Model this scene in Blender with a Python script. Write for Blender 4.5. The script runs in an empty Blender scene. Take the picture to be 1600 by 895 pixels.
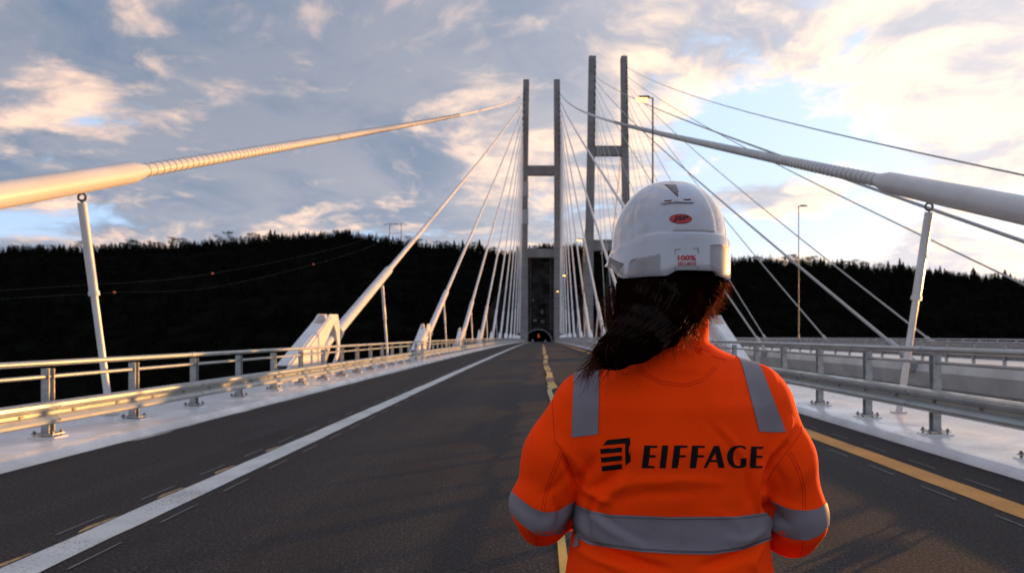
import bpy, bmesh, math, random, numpy as np
from math import sin, cos, pi, radians as R
from mathutils import Vector, Matrix, noise
from mathutils.bvhtree import BVHTree
random.seed(7); np.random.seed(7)
S = bpy.context.scene
COL = S.collection

# ------------------------------------------------------------------ camera
F, VX, VY, EYE = 1100.0, 843.0, 522.0, 1.5       # focal length in photo pixels, road vanishing point, eye height
cam = bpy.data.cameras.new('camera'); camo = bpy.data.objects.new('camera', cam); COL.objects.link(camo)
camo.location = (0, 0, EYE); camo.rotation_euler = (pi/2, 0, 0)
cam.sensor_width = 36; cam.lens = F/1600*36
cam.shift_x = -(VX-800)/1600; cam.shift_y = (VY-447.5)/1600
cam.clip_start = .05; cam.clip_end = 20000
cam.dof.use_dof = True; cam.dof.focus_distance = 1.42; cam.dof.aperture_fstop = 7
S.camera = camo
S.view_settings.view_transform = 'Standard'; S.view_settings.look = 'None'
S.view_settings.exposure = 0.78; S.view_settings.gamma = 1

# ------------------------------------------------------------------ sun and sky
SUN_EL, SUN_AZ = 2.3, 48.5                         # azimuth clockwise from the road direction (+Y)
sd = Vector((sin(R(SUN_AZ))*cos(R(SUN_EL)), cos(R(SUN_AZ))*cos(R(SUN_EL)), sin(R(SUN_EL))))
sun = bpy.data.lights.new('sun', 'SUN'); sun.energy = 5.0; sun.angle = R(.5); sun.color = (1, .48, .13)
suno = bpy.data.objects.new('sun', sun); COL.objects.link(suno); suno.location = (40, 40, 40)
suno.rotation_euler = sd.to_track_quat('Z', 'Y').to_euler()

class NT:
    """tiny node-graph writer"""
    def __init__(s, tree): s.t = tree; s.n = tree.nodes; s.l = tree.links
    def put(s, node, key, v):
        if v is None: return
        i = node.inputs[key]
        if isinstance(v, bpy.types.NodeSocket): s.l.new(v, i)
        else:
            if hasattr(i.default_value, '__len__') and hasattr(v, '__len__') and len(v) == 3 and len(i.default_value) == 4: v = (*v, 1)
            i.default_value = v
    def m(s, op, a, b=None, c=None, clamp=False):
        n = s.n.new('ShaderNodeMath'); n.operation = op; n.use_clamp = clamp
        for k, v in enumerate((a, b, c)): s.put(n, k, v)
        return n.outputs[0]
    def v(s, op, a, b=None, out=0, sc=None):
        n = s.n.new('ShaderNodeVectorMath'); n.operation = op
        s.put(n, 0, a); s.put(n, 1, b)
        if sc is not None: s.put(n, 3, sc)
        return n.outputs[out]
    def mix(s, f, a, b):
        n = s.n.new('ShaderNodeMix'); n.data_type = 'RGBA'; s.put(n, 0, f); s.put(n, 6, a); s.put(n, 7, b); return n.outputs[2]
    def sm(s, x, lo, hi):
        n = s.n.new('ShaderNodeMapRange'); n.interpolation_type = 'SMOOTHSTEP'
        s.put(n, 0, x); s.put(n, 1, lo); s.put(n, 2, hi); return n.outputs[0]
    def noise(s, vec, scale, detail=4, rough=.5, dist=0.0):
        n = s.n.new('ShaderNodeTexNoise'); s.put(n, 'Vector', vec); s.put(n, 'Scale', scale)
        s.put(n, 'Detail', detail); s.put(n, 'Roughness', rough); s.put(n, 'Distortion', dist); return n.outputs[0]
    def xyz(s, x, y, z):
        n = s.n.new('ShaderNodeCombineXYZ')
        for k, q in enumerate((x, y, z)): s.put(n, k, q)
        return n.outputs[0]
    def sep(s, v):
        n = s.n.new('ShaderNodeSeparateXYZ'); s.put(n, 0, v); return n.outputs

W = bpy.data.worlds.new('World'); S.world = W; W.use_nodes = True
g = NT(W.node_tree); g.n.clear()
sky = g.n.new('ShaderNodeTexSky'); sky.sky_type = 'NISHITA'; sky.sun_disc = False
sky.sun_elevation = R(SUN_EL); sky.sun_rotation = R(SUN_AZ); sky.altitude = 50; sky.air_density = 1.0; sky.dust_density = 1.0
bg1 = g.n.new('ShaderNodeBackground'); g.l.new(sky.outputs[0], bg1.inputs[0]); bg1.inputs[1].default_value = .15
d = g.v('NORMALIZE', g.n.new('ShaderNodeTexCoord').outputs['Generated'])
dx, dy, dz = g.sep(d)
def blob(az, el, sg):                              # soft round region of the sky, by compass direction
    c = (sin(R(az))*cos(R(el)), cos(R(az))*cos(R(el)), sin(R(el)))
    dist = g.v('DISTANCE', d, c, out=1)
    return g.m('EXPONENT', g.m('MULTIPLY', g.m('POWER', dist, 2), -1/sg**2))
zz = g.m('ADD', g.m('MAXIMUM', dz, 0), .22)
px, py = g.m('DIVIDE', dx, zz), g.m('DIVIDE', dy, zz)
P = g.xyz(px, g.m('MULTIPLY', py, 1.0), 3.7)
warp = g.n.new('ShaderNodeTexNoise'); g.put(warp, 'Vector', P); warp.inputs['Scale'].default_value = 1.6; warp.inputs['Detail'].default_value = 3
Pw = g.v('ADD', P, g.v('SCALE', g.v('SUBTRACT', warp.outputs[1], (.5, .5, .5)), sc=.45))
sunoff = (sd.x*.10, sd.y*.10, 0)
n1 = g.noise(Pw, 1.75, 9, .58)
n1s = g.noise(g.v('ADD', Pw, sunoff), 1.75, 6, .56)
n2 = g.noise(Pw, 6.0, 7, .62)
n3 = g.noise(g.v('ADD', Pw, (4.2, 1.3, 0)), 1.5, 8, .6)
lit = g.m('SUBTRACT', n1, n1s)                      # puffs brighten on the side that faces the sun
cov = g.m('ADD', n1, g.m('MULTIPLY', g.m('SUBTRACT', n2, .5), .14))
for az, el, sg, w in ((-34, 24, .55, .17), (2, 29, .30, .17), (-18, 9, .30, .10), (-8, 21, .14, .05), (12, 15, .15, -.10), (21, 17, .12, -.10), (-1, 15, .07, -.13), (-33, 15, .04, -.06),
                      (-22, 22, .05, -.10), (-10, 24, .05, -.10), (27, 8, .14, .14), (8, 10, .10, .05), (32, 21, .10, .08)):
    cov = g.m('ADD', cov, g.m('MULTIPLY', blob(az, el, sg), w))
cov = g.m('SUBTRACT', cov, g.m('MULTIPLY', g.m('MULTIPLY', g.sm(dz, .185, .145), .13), g.sm(dz, .09, .12)))
mask = g.sm(cov, .455, .57)
thick = g.sm(cov, .52, .80)
lowr = g.sm(dz, .30, .02)                           # 1 near the horizon
sunw = blob(SUN_AZ-6, 10, .74)
body = g.sm(n3, .38, .62)
shade = g.mix(body, (.072, .122, .205), (.27, .262, .29))
shade = g.mix(g.m('MULTIPLY', lowr, .40), shade, (.42, .43, .46))
shade = g.mix(g.m('MULTIPLY', sunw, .85), shade, (.56, .53, .55))
bright = g.mix(sunw, (.84, .57, .41), (1.0, .78, .57))
lf = g.m('ADD', g.m('MULTIPLY', lit, 4.6), g.m('MULTIPLY', g.m('SUBTRACT', .85, thick), .34))
lf = g.m('ADD', lf, g.m('MULTIPLY', g.m('SUBTRACT', n2, .5), 1.4))
lf = g.m('ADD', lf, g.m('MULTIPLY', sunw, .25))
for az, el, sg, w in ((-29, 19, .08, .20), (-6, 17, .08, .45), (27, 20, .12, .3), (-30, 6, .12, .10)):
    lf = g.m('ADD', lf, g.m('MULTIPLY', blob(az, el, sg), w))
lf = g.m('MULTIPLY', g.sm(lf, .12, .98), .92)
lf = g.m('MULTIPLY', lf, g.m('SUBTRACT', 1, g.m('MULTIPLY', blob(-16, 30, .30), .55)))
shade = g.mix(g.m('MULTIPLY', blob(-24, 26, .42), .55), shade, (.082, .135, .215))
cloud = g.mix(lf, shade, bright)
veil = g.mix(sunw, (.36, .52, .80), (.55, .69, .88)) # thin high veil over the blue
glow = g.m('MULTIPLY', g.sm(dz, .17, .0), g.m('ADD', .42, g.m('MULTIPLY', sunw, .75)), clamp=True)
veil = g.mix(g.sm(dz, .13, .03), veil, g.mix(sunw, (.76, .70, .62), (1.05, .86, .62)))
bgv = g.n.new('ShaderNodeBackground'); g.put(bgv, 0, veil); bgv.inputs[1].default_value = 1
bgc = g.n.new('ShaderNodeBackground'); g.put(bgc, 0, cloud); bgc.inputs[1].default_value = 1
mx0 = g.n.new('ShaderNodeMixShader'); mx0.inputs[0].default_value = .72
g.l.new(bg1.outputs[0], mx0.inputs[1]); g.l.new(bgv.outputs[0], mx0.inputs[2])
mx = g.n.new('ShaderNodeMixShader'); g.put(mx, 0, g.m('MULTIPLY', mask, g.sm(dz, -.02, .05)))
g.l.new(mx0.outputs[0], mx.inputs[1]); g.l.new(bgc.outputs[0], mx.inputs[2])
out = g.n.new('ShaderNodeOutputWorld'); g.l.new(mx.outputs[0], out.inputs[0])

# ------------------------------------------------------------------ materials
def mat(name, col, rough=.6, metal=0.0, var=.12, scale=6.0, bump=0.0, bscale=80.0, detail=4, coat=0.0, spec=None, emit=None, estr=0, col2=None, lo=.35, hi=.65):
    m = bpy.data.materials.new(name); m.use_nodes = True; t = NT(m.node_tree)
    b = t.n['Principled BSDF']; co = t.n.new('ShaderNodeTexCoord').outputs['Object']
    c2 = col2 or tuple(c*(1-var) for c in col)
    f = t.sm(t.noise(co, scale, detail, .6), lo, hi)
    t.put(b, 'Base Color', t.mix(f, tuple(min(1, c*(1+var*.5)) for c in col) if not col2 else col, c2))
    b.inputs['Metallic'].default_value = metal
    t.put(b, 'Roughness', t.m('ADD', rough-.06, t.m('MULTIPLY', f, .12)))
    if coat: b.inputs['Coat Weight'].default_value = coat; b.inputs['Coat Roughness'].default_value = .12
    if spec is not None: b.inputs['Specular IOR Level'].default_value = spec
    if bump:
        bn = t.n.new('ShaderNodeBump'); bn.inputs['Strength'].default_value = bump; bn.inputs['Distance'].default_value = .004
        t.put(bn, 'Height', t.noise(co, bscale, 3, .6)); t.l.new(bn.outputs[0], b.inputs['Normal'])
    if emit: t.put(b, 'Emission Color', emit); b.inputs['Emission Strength'].default_value = estr
    return m
M = {}
M['steelw'] = mat('white_painted_steel', (.60, .585, .575), .32, 0, .10, 1.6, .15, 14)
M['deckw'] = mat('white_deck_coating', (.62, .605, .605), .30, 0, .22, .9, .25, 9, detail=8)
M['cable'] = mat('white_cable_duct', (.51, .495, .48), .42, 0, .07, 1.1, detail=8)
M['galv'] = mat('galvanised_steel', (.37, .39, .385), .36, .5, .12, 2.5, .1, 40)
M['galvd'] = mat('dull_galvanised_steel', (.34, .345, .345), .5, .4, .25, 9, .2, 60)
M['bolt'] = mat('weathered_bolt', (.16, .15, .14), .5, .6, .3, 40)
M['ring'] = mat('duct_rib_grey', (.30, .29, .28), .6)
M['eye'] = mat('dark_pivot_steel', (.13, .12, .11), .35, .8)
M['conc'] = mat('weathered_concrete', (.235, .22, .21), .85, 0, .15, .15, .2, 3)
M['concl'] = mat('pale_grey', (.38, .38, .39), .8, 0, .1, .5)
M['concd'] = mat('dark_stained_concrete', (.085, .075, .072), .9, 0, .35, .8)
M['rock'] = mat('rock_face', (.030, .026, .025), .95, 0, .4, .25, .8, 1.2, col2=(.012, .011, .011), spec=.1)
M['rockp'] = mat('pale_rock', (.13, .12, .12), .9, 0, .4, .5)
M['girder'] = mat('cream_girder_paint', (.50, .49, .46), .5, 0, .15, .5)
M['tape_r'] = mat('red_tape', (.10, .008, .008), .5); M['tape_y'] = mat('yellow_tape', (.42, .25, .015), .5)
M['tape_b'] = mat('tape_back', (.36, .28, .13), .6)
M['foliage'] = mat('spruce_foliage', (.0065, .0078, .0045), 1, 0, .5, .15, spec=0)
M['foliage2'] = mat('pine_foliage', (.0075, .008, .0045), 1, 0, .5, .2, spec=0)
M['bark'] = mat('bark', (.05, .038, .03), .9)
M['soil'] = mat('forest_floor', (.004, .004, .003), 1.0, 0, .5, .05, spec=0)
M['water'] = mat('fjord_water', (.01, .015, .018), .08, 0, .2, .05, .4, .6)
M['lampgrey'] = mat('lamp_grey', (.10, .10, .10), .6, .2)
M['lamp_on'] = mat('lamp_glow', (.9, .6, .3), .5, emit=(1, .47, .10), estr=3)
M['lamp_on2'] = mat('tunnel_lamp_glow', (.9, .4, .1), .5, emit=(1, .25, .05), estr=.3)
M['black'] = mat('tunnel_dark', (.012, .012, .012), .6)
M['ball'] = mat('orange_marker', (.85, .16, .03), .5)
M['wire'] = mat('aluminium_wire', (.10, .095, .09), .5, .3)
M['wood'] = mat('tarred_wood', (.05, .045, .04), .8)
M['darkcable'] = mat('grey_green_cable', (.30, .31, .30), .45, .1)

def asphalt():
    m = bpy.data.materials.new('asphalt'); m.use_nodes = True; t = NT(m.node_tree); b = t.n['Principled BSDF']
    co = t.n.new('ShaderNodeTexCoord').outputs['Object']
    patch = t.noise(t.v('MULTIPLY', co, (1, .18, 1)), .9, 5, .6)
    fine = t.noise(co, 42, 5, .85); grit = t.n.new('ShaderNodeTexVoronoi'); t.put(grit, 'Vector', co); grit.inputs['Scale'].default_value = 60
    c = t.mix(t.sm(patch, .3, .7), (.018, .0145, .0140), (.028, .0235, .0225))
    c = t.mix(t.m('MULTIPLY', t.sm(fine, .47, .66), .85), c, (.11, .094, .088))
    c = t.mix(t.m('MULTIPLY', t.sm(grit.outputs[0], .35, .1), t.sm(t.noise(co, 40, 2), .50, .62)), c, (.17, .15, .135))
    track = t.sm(t.noise(t.v('MULTIPLY', co, (1.6, .05, 1)), 1.0, 3), .40, .62)
    c = t.mix(t.m('MULTIPLY', track, .35), c, (.020, .016, .015))
    stain = t.m('MULTIPLY', t.sm(t.noise(t.v('MULTIPLY', co, (1, .3, 1)), .55, 6, .7), .58, .72), .55)
    c = t.mix(stain, c, (.012, .009, .008))
    t.put(b, 'Base Color', c); t.put(b, 'Roughness', t.m('ADD', .78, t.m('MULTIPLY', patch, .15)))
    b.inputs['Specular IOR Level'].default_value = .13
    bn = t.n.new('ShaderNodeBump'); bn.inputs['Strength'].default_value = .4; bn.inputs['Distance'].default_value = .004
    t.put(bn, 'Height', t.m('ADD', fine, grit.outputs[0])); t.l.new(bn.outputs[0], b.inputs['Normal'])
    return m
M['asphalt'] = asphalt()
def concrete():
    m = M['conc']; t = NT(m.node_tree); b = t.n['Principled BSDF']; co = t.n.new('ShaderNodeTexCoord').outputs['Object']
    x, y, z = t.sep(co); base = b.inputs['Base Color'].links[0].from_socket
    j = t.m('FRACT', t.m('DIVIDE', z, 4.0)); jl = t.sm(t.m('ABSOLUTE', t.m('SUBTRACT', j, .5)), .47, .495)
    lift = t.noise(t.xyz(0, 0, t.m('FLOOR', t.m('DIVIDE', z, 4.0))), 7.3, 0)
    st = t.sm(t.noise(t.v('MULTIPLY', co, (1.2, 1.2, .03)), 1.0, 3, .5), .45, .75)
    c = t.mix(t.m('MULTIPLY', t.sm(lift, .3, .7), .35), base, (.26, .245, .235)); c = t.mix(t.m('MULTIPLY', st, .5), c, (.14, .13, .125)); c = t.mix(jl, c, (.08, .072, .07))
    t.put(b, 'Base Color', c)
concrete()
def paint(name, col, col2, th=.62):
    m = bpy.data.materials.new(name); m.use_nodes = True; t = NT(m.node_tree); b = t.n['Principled BSDF']
    co = t.n.new('ShaderNodeTexCoord').outputs['Object']
    worn = t.sm(t.m('ADD', t.noise(co, 60, 3, .7), t.m('MULTIPLY', t.noise(co, 1.3, 3), .35)), th+.10, th+.24)
    c = t.mix(t.sm(t.noise(co, 2.2, 4), .35, .7), col, col2); c = t.mix(worn, c, tuple(q*.25 for q in col))
    t.put(b, 'Base Color', c); b.inputs['Roughness'].default_value = .65
    bn = t.n.new('ShaderNodeBump'); bn.inputs['Strength'].default_value = .6; bn.inputs['Distance'].default_value = .003
    t.put(bn, 'Height', t.noise(co, 90, 3)); t.l.new(bn.outputs[0], b.inputs['Normal'])
    return m
M['pwhite'] = paint('white_road_paint', (.53, .53, .50), (.44, .44, .42))
M['pyellow'] = paint('yellow_road_paint', (.60, .25, .03), (.48, .19, .025))
M['dashp'] = paint('worn_dash_paint', (.28, .28, .28), (.18, .18, .18), .42)
M['oldy'] = paint('worn_yellow_paint', (.55, .33, .12), (.45, .25, .08), .48)
M['seal'] = paint('sealant_smear', (.40, .38, .34), (.24, .22, .2), .55)

# ------------------------------------------------------------------ object helpers
def tag(o, label=None, cat=None, group=None, kind=None):
    if label: o['label'] = label
    if cat: o['category'] = cat
    if group: o['group'] = group
    if kind: o['kind'] = kind
    return o
def empty(name, loc, label, cat, group=None, rz=0):
    o = bpy.data.objects.new(name, None); COL.objects.link(o); o.location = loc; o.rotation_euler = (0, 0, rz); o.empty_display_size = .2
    return tag(o, label, cat, group)
def link(name, me, parent=None, loc=(0, 0, 0), rot=(0, 0, 0)):
    o = bpy.data.objects.new(name, me); COL.objects.link(o); o.location = loc; o.rotation_euler = rot
    if parent: o.parent = parent
    return o
def copy_tree(o, parent=None, depth=0):
    c = o.copy(); COL.objects.link(c); c.parent = parent
    for ch in list(o.children): copy_tree(ch, c)
    return c

class MB:
    def __init__(s): s.v = []; s.f = []; s.mi = []
    def add(s, vs, fs, mi=0):
        k = len(s.v); s.v += [tuple(v) for v in vs]; s.f += [tuple(i+k for i in f) for f in fs]; s.mi += [mi]*len(fs); return s
    def box(s, lo, hi, mi=0):
        x0, y0, z0 = lo; x1, y1, z1 = hi
        return s.add([(x0,y0,z0),(x1,y0,z0),(x1,y1,z0),(x0,y1,z0),(x0,y0,z1),(x1,y0,z1),(x1,y1,z1),(x0,y1,z1)],
                     [(0,3,2,1),(4,5,6,7),(0,1,5,4),(1,2,6,5),(2,3,7,6),(3,0,4,7)], mi)
    def hexa(s, lo4, hi4, mi=0):                      # bottom ring of 4, top ring of 4
        return s.add(list(lo4)+list(hi4), [(0,3,2,1),(4,5,6,7),(0,1,5,4),(1,2,6,5),(2,3,7,6),(3,0,4,7)], mi)
    def tube(s, pts, rad, n=10, mi=0, caps=True):
        pts = [Vector(p) for p in pts]; N = len(pts)
        if not hasattr(rad, '__len__'): rad = [rad]*N
        k = len(s.v); prev = None
        for i, p in enumerate(pts):
            t = (pts[min(i+1, N-1)]-pts[max(i-1, 0)]).normalized()
            if prev is None:
                u = t.cross(Vector((0, 0, 1)) if abs(t.z) < .9 else Vector((1, 0, 0))).normalized()
            else: u = (prev-t*prev.dot(t)).normalized()
            prev = u; w = t.cross(u)
            for j in range(n):
                a = 2*pi*j/n; s.v.append(tuple(p+(u*cos(a)+w*sin(a))*rad[i]))
        for i in range(N-1):
            for j in range(n):
                a, b = k+i*n+j, k+i*n+(j+1) % n; s.f.append((a, b, b+n, a+n)); s.mi.append(mi)
        if caps:
            s.f.append(tuple(k+j for j in range(n-1, -1, -1))); s.mi.append(mi)
            s.f.append(tuple(k+(N-1)*n+j for j in range(n))); s.mi.append(mi)
        return s
    def sweep(s, prof, path, closed=True, mi=0, caps=True):   # prof: (x,z) list, path: (x,y,z) offsets
        n = len(prof); k = len(s.v)
        for (X, Y, Z) in path:
            for (a, b) in prof: s.v.append((X+a, Y, Z+b))
        for i in range(len(path)-1):
            for j in range(n if closed else n-1):
                a, b = k+i*n+j, k+i*n+(j+1) % n; s.f.append((a, b, b+n, a+n)); s.mi.append(mi)
        if closed and caps:
            s.f.append(tuple(k+j for j in range(n-1, -1, -1))); s.f.append(tuple(k+(len(path)-1)*n+j for j in range(n))); s.mi += [mi, mi]
        return s
    def prism(s, poly, x0, x1, mi=0):                 # poly in (y,z), extruded along x
        n = len(poly); return s.add([(x0, a, b) for a, b in poly]+[(x1, a, b) for a, b in poly],
            [tuple(range(n-1, -1, -1)), tuple(range(n, 2*n))]+[(j, (j+1) % n, n+(j+1) % n, n+j) for j in range(n)], mi)
    def mesh(s, name, mats, smooth=False, bevel=0):
        me = bpy.data.meshes.new(name); me.from_pydata(s.v, [], s.f)
        if not hasattr(mats, '__len__'): mats = [mats]
        for m in mats: me.materials.append(m)
        if len(mats) > 1: me.polygons.foreach_set('material_index', s.mi)
        bm = bmesh.new(); bm.from_mesh(me)
        bmesh.ops.recalc_face_normals(bm, faces=bm.faces)
        if bevel: bmesh.ops.bevel(bm, geom=bm.edges[:], offset=bevel, segments=2, affect='EDGES', clamp_overlap=True)
        bm.to_mesh(me); bm.free()
        if smooth:
            me.polygons.foreach_set('use_smooth', [True]*len(me.polygons)); me.set_sharp_from_angle(angle=R(40))
        me.update(); return me
    def build(s, name, mats, parent=None, smooth=False, bevel=0, loc=(0, 0, 0)):
        return link(name, s.mesh(name, mats, smooth, bevel), parent, loc)

def at(x, y, Y): return Vector(((x-VX)*Y/F, Y, EYE+(VY-y)*Y/F))
def zc(Y): return -2.0e-5*max(Y, 0)**2               # the deck's gentle crest
def xc(Y): return .9*(max(Y, 0)/285)**2              # and its slight curve
def ys(a, b, near=2.0, grow=1.06):
    out = [a]; st = near
    while out[-1] < b: out.append(min(b, out[-1]+st)); st *= grow
    return out

# ================================================================== SETTING
Y0, Y1 = -8.0, 300.0
PATH = ys(Y0, Y1, 1.5, 1.05)
XL, XR = -5.8, 4.95
# road
mb = MB()
for i, Y in enumerate(PATH):
    for x in (XL-.06, -3, 0, 2.5, XR+.06): mb.v.append((x+xc(Y), Y, zc(Y)))
for i in range(len(PATH)-1):
    for j in range(4): a = i*5+j; mb.f.append((a, a+1, a+6, a+5)); mb.mi.append(0)
tag(mb.build('road', M['asphalt'], smooth=True), kind='structure')

def marking(x0, x1, ya, yb, z, wob=.008, step=.35):
    mb = MB(); Y = ya; pts = []
    while Y < yb: pts.append(Y); Y += step*(1+max(0, Y)/25)
    pts.append(yb)
    for Y in pts:
        e = wob*(1+Y/40)
        mb.v.append((x0+xc(Y)+random.uniform(-e, e), Y, zc(Y)+z)); mb.v.append((x1+xc(Y)+random.uniform(-e, e), Y, zc(Y)+z))
    for i in range(len(pts)-1): mb.f.append((2*i, 2*i+1, 2*i+3, 2*i+2)); mb.mi.append(0)
    return mb
wl = tag(marking(-3.45, -3.15, -4, 299, .006).build('road_marking', M['pwhite']), kind='structure')
yl = tag(marking(3.93, 4.23, -4, 299, .006).build('road_marking', M['pyellow']), kind='structure')
dash = {}
for parent, xs, mt in ((wl, (-3.62, -3.02), 'pwhite'), (yl, (3.76, 4.40), 'pwhite')):
    for xi, x in enumerate(xs):
        me = MB().add([(0, 0, 0), (.020, .02, 0), (.018, .60, 0), (.002, .58, 0)], [(0, 1, 2, 3)]).mesh('dash', M['dashp'])
        Y = 3.0+.35*xi
        while Y < 34:
            link('dash', me, parent, (x+xc(Y)+random.uniform(-.006, .006), Y, zc(Y)+.008)); Y += 1.12
        far = MB()
        while Y < 120:
            far.add([(x+xc(Y), Y, zc(Y)+.008), (x+.03+xc(Y), Y, zc(Y)+.008), (x+.03+xc(Y), Y+.6, zc(Y)+.008), (x+xc(Y), Y+.6, zc(Y)+.008)], [(0, 1, 2, 3)]); Y += 1.12
        far.build('far_dashes', M['dashp'], parent)['kind'] = 'stuff'
# old yellow paint left along the outer edge of the white line
for Y in (4.3, 5.25, 6.35, 7.5, 8.9):
    e = [random.uniform(-.01, .01) for _ in range(4)]
    MB().add([(-3.505+e[0], Y+.1, .0075), (-3.47, Y+.04, .0075), (-3.462, Y+.28, .0075), (-3.462, Y+.52, .0075), (-3.487+e[1]*.5, Y+.5, .0075), (-3.515+e[2], Y+.22, .0075)],
             [(0, 1, 2, 3, 4, 5)]).build('old_yellow_paint', M['oldy'], wl)
# deck edges with kerbs
prL = [(-5.80, -.05), (-5.80, .02), (-5.86, .105), (-5.92, .118), (-8.15, .118), (-8.35, .05), (-8.35, -.9), (-8.0, -.9), (-8.0, -.05)]
prR = [(4.95, -.05), (4.95, .02), (5.00, .105), (5.06, .12), (6.95, .12), (7.15, .05), (7.15, -.9), (6.8, -.9), (6.8, -.05)]
for nm, pr in (('kerb', prL), ('kerb', prR)):
    tag(MB().sweep(pr, [(xc(Y), Y, zc(Y)) for Y in PATH]).build(nm, M['deckw'], smooth=True), kind='structure')
# girder under the deck
tag(MB().sweep([(-8.3, -.92), (6.9, -.92), (3, -2.6), (-4.5, -2.6)], [(xc(Y), Y, zc(Y)) for Y in PATH]).build('bridge_deck', M['girder']), kind='structure')
# smeared sealant along the left kerb
mb = MB(); Y = 6.0; pts = []
while Y < 60:
    w = .05+.16*max(0, noise.noise((Y*.45, 3.1, 0)))*(2 if 10.5 < Y < 14 else 1)+random.uniform(0, .02)
    if Y < 10: w *= .25
    pts.append((Y, w)); Y += .12*(1+Y/15)
for Y, w in pts: mb.v += [(XL+.001+xc(Y), Y, zc(Y)+.0045), (XL+w+xc(Y), Y, zc(Y)+.0045)]
for i in range(len(pts)-1): mb.f.append((2*i, 2*i+1, 2*i+3, 2*i+2)); mb.mi.append(0)
tag(mb.build('sealant_strip', M['seal']), kind='structure')

# ================================================================== GUARDRAILS
def wprof(side):                                     # W-beam section, x towards the road = +side
    c = [(0, -.155), (.035, -.15), (.075, -.125), (.08, -.09), (.045, -.045), (.005, -.02), (.005, .02), (.045, .045), (.08, .09), (.075, .125), (.035, .15), (0, .155)]
    return [(side*a, b) for a, b in c]+[(side*(a-.006), b) for a, b in reversed(c)]
def guardrail(side, xp, zb, zt, zm, y_first, label, beam_len=4.0, splice0=13.4):
    root = empty('guardrail', (0, 0, 0), label, 'guardrail')
    # side=+1: road lies towards +x of the rail (left barrier)
    post = MB()
    hz = zt-.05
    post.box((-.055, -.055, .20), (.055, -.045, hz)); post.box((-.055, .045, .20), (.055, .055, hz)); post.box((-.006, -.0448, .20), (.006, .0448, hz))
    post.box((min(side*.056, side*.14), -.03, zb-.08), (max(side*.056, side*.14), .03, zb+.08))
    post_me = post.mesh('post', M['galvd'])
    plate_me = MB().box((-.15, -.12, .185), (.15, .12, .199)).mesh('base_plate', M['galvd'])
    plinth_me = MB().hexa([(-.19, -.15, .11), (.19, -.15, .11), (.19, .15, .11), (-.19, .15, .11)], [(-.18, -.14, .160), (.18, -.14, .160), (.18, .14, .160), (-.18, .14, .160)]).mesh('plinth', M['deckw'], bevel=.004)
    bo = MB()
    for a in (-.12, .12):
        for b in (-.09, .09):
            bo.tube([(a, b, .15), (a, b, .235)], .012, 6); bo.tube([(a, b, .1995), (a, b, .222)], .022, 6)
    bolt_me = bo.mesh('anchor_bolts', M['bolt'])
    def put(Y, far=None):
        o = Vector((xp+xc(Y), Y, zc(Y)-.02))
        if far is not None:
            for me in (post_me, plinth_me): far.add([v.co+o for v in me.vertices], [tuple(p.vertices) for p in me.polygons])
            return
        p = link('post', post_me, root, o)
        link('base_plate', plate_me, p); link('plinth', plinth_me, p); link('anchor_bolts', bolt_me, p)['kind'] = 'stuff'
    Y = y_first
    while Y < 70: put(Y); Y += 2.0
    far = MB()
    while Y < 282: put(Y, far); Y += 2.0
    far.build('far_posts', M['galvd'], root)['kind'] = 'stuff'
    xb = xp+side*.14
    Y = splice0-12
    k = 0
    while Y < 282:
        L = beam_len if Y < 70 else 24
        path = [(xb+xc(q)+side*(.004 if k % 2 else 0), q, zc(q)+zb+(.002 if k % 2 else 0)) for q in np.linspace(Y-.1, min(Y+L+.1, 283), 3 if L < 5 else 9)]
        b = MB().sweep(wprof(side), path).build('beam', M['galv'], root, smooth=True)
        if L < 5:
            bb = MB()
            for q in (.35, 1.35, 2.35, 3.35):
                xx = xb+xc(Y)+side*.012; z = zc(Y)+zb
                bb.box((min(xx, xx+side*.012), Y+q-.03, z-.014), (max(xx, xx+side*.012), Y+q+.03, z+.014))
            for dz_ in (-.09, -.05, .05, .09):
                xx = xb+xc(Y)+side*(.08 if abs(dz_) > .06 else .045); z = zc(Y)+zb+dz_
                bb.box((min(xx, xx+side*.014), Y-.05, z-.01), (max(xx, xx+side*.014), Y-.03, z+.01))
            bb.build('beam_bolts', M['bolt'], b)['kind'] = 'stuff'
        Y += L; k += 1
    for nm, z, r in (('top_rail', zt, .04), ('middle_rail', zm, .026)):
        mb = MB(); mb.tube([(xp+xc(q), q, zc(q)+z) for q in PATH if q < 283], r, 10)
        rl = mb.build(nm, M['galv'], root, smooth=True)
        sm_ = MB().tube([(0, -.08, 0), (0, .08, 0)], r+.006, 10).mesh('rail_sleeve', M['galv'], True); q = splice0-6
        while q < 60: link('rail_sleeve', sm_, rl, (xp+xc(q), q, zc(q)+z)); q += 6
    return root
guardrail(1, -6.6, .465, 1.115, .935, 1.45, 'galvanised guardrail with handrail along the left kerb of the road')
guardrail(-1, 5.45, .60, 1.285, 1.11, 1.7, 'galvanised guardrail with handrail along the right kerb behind the worker', splice0=10.1)

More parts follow.
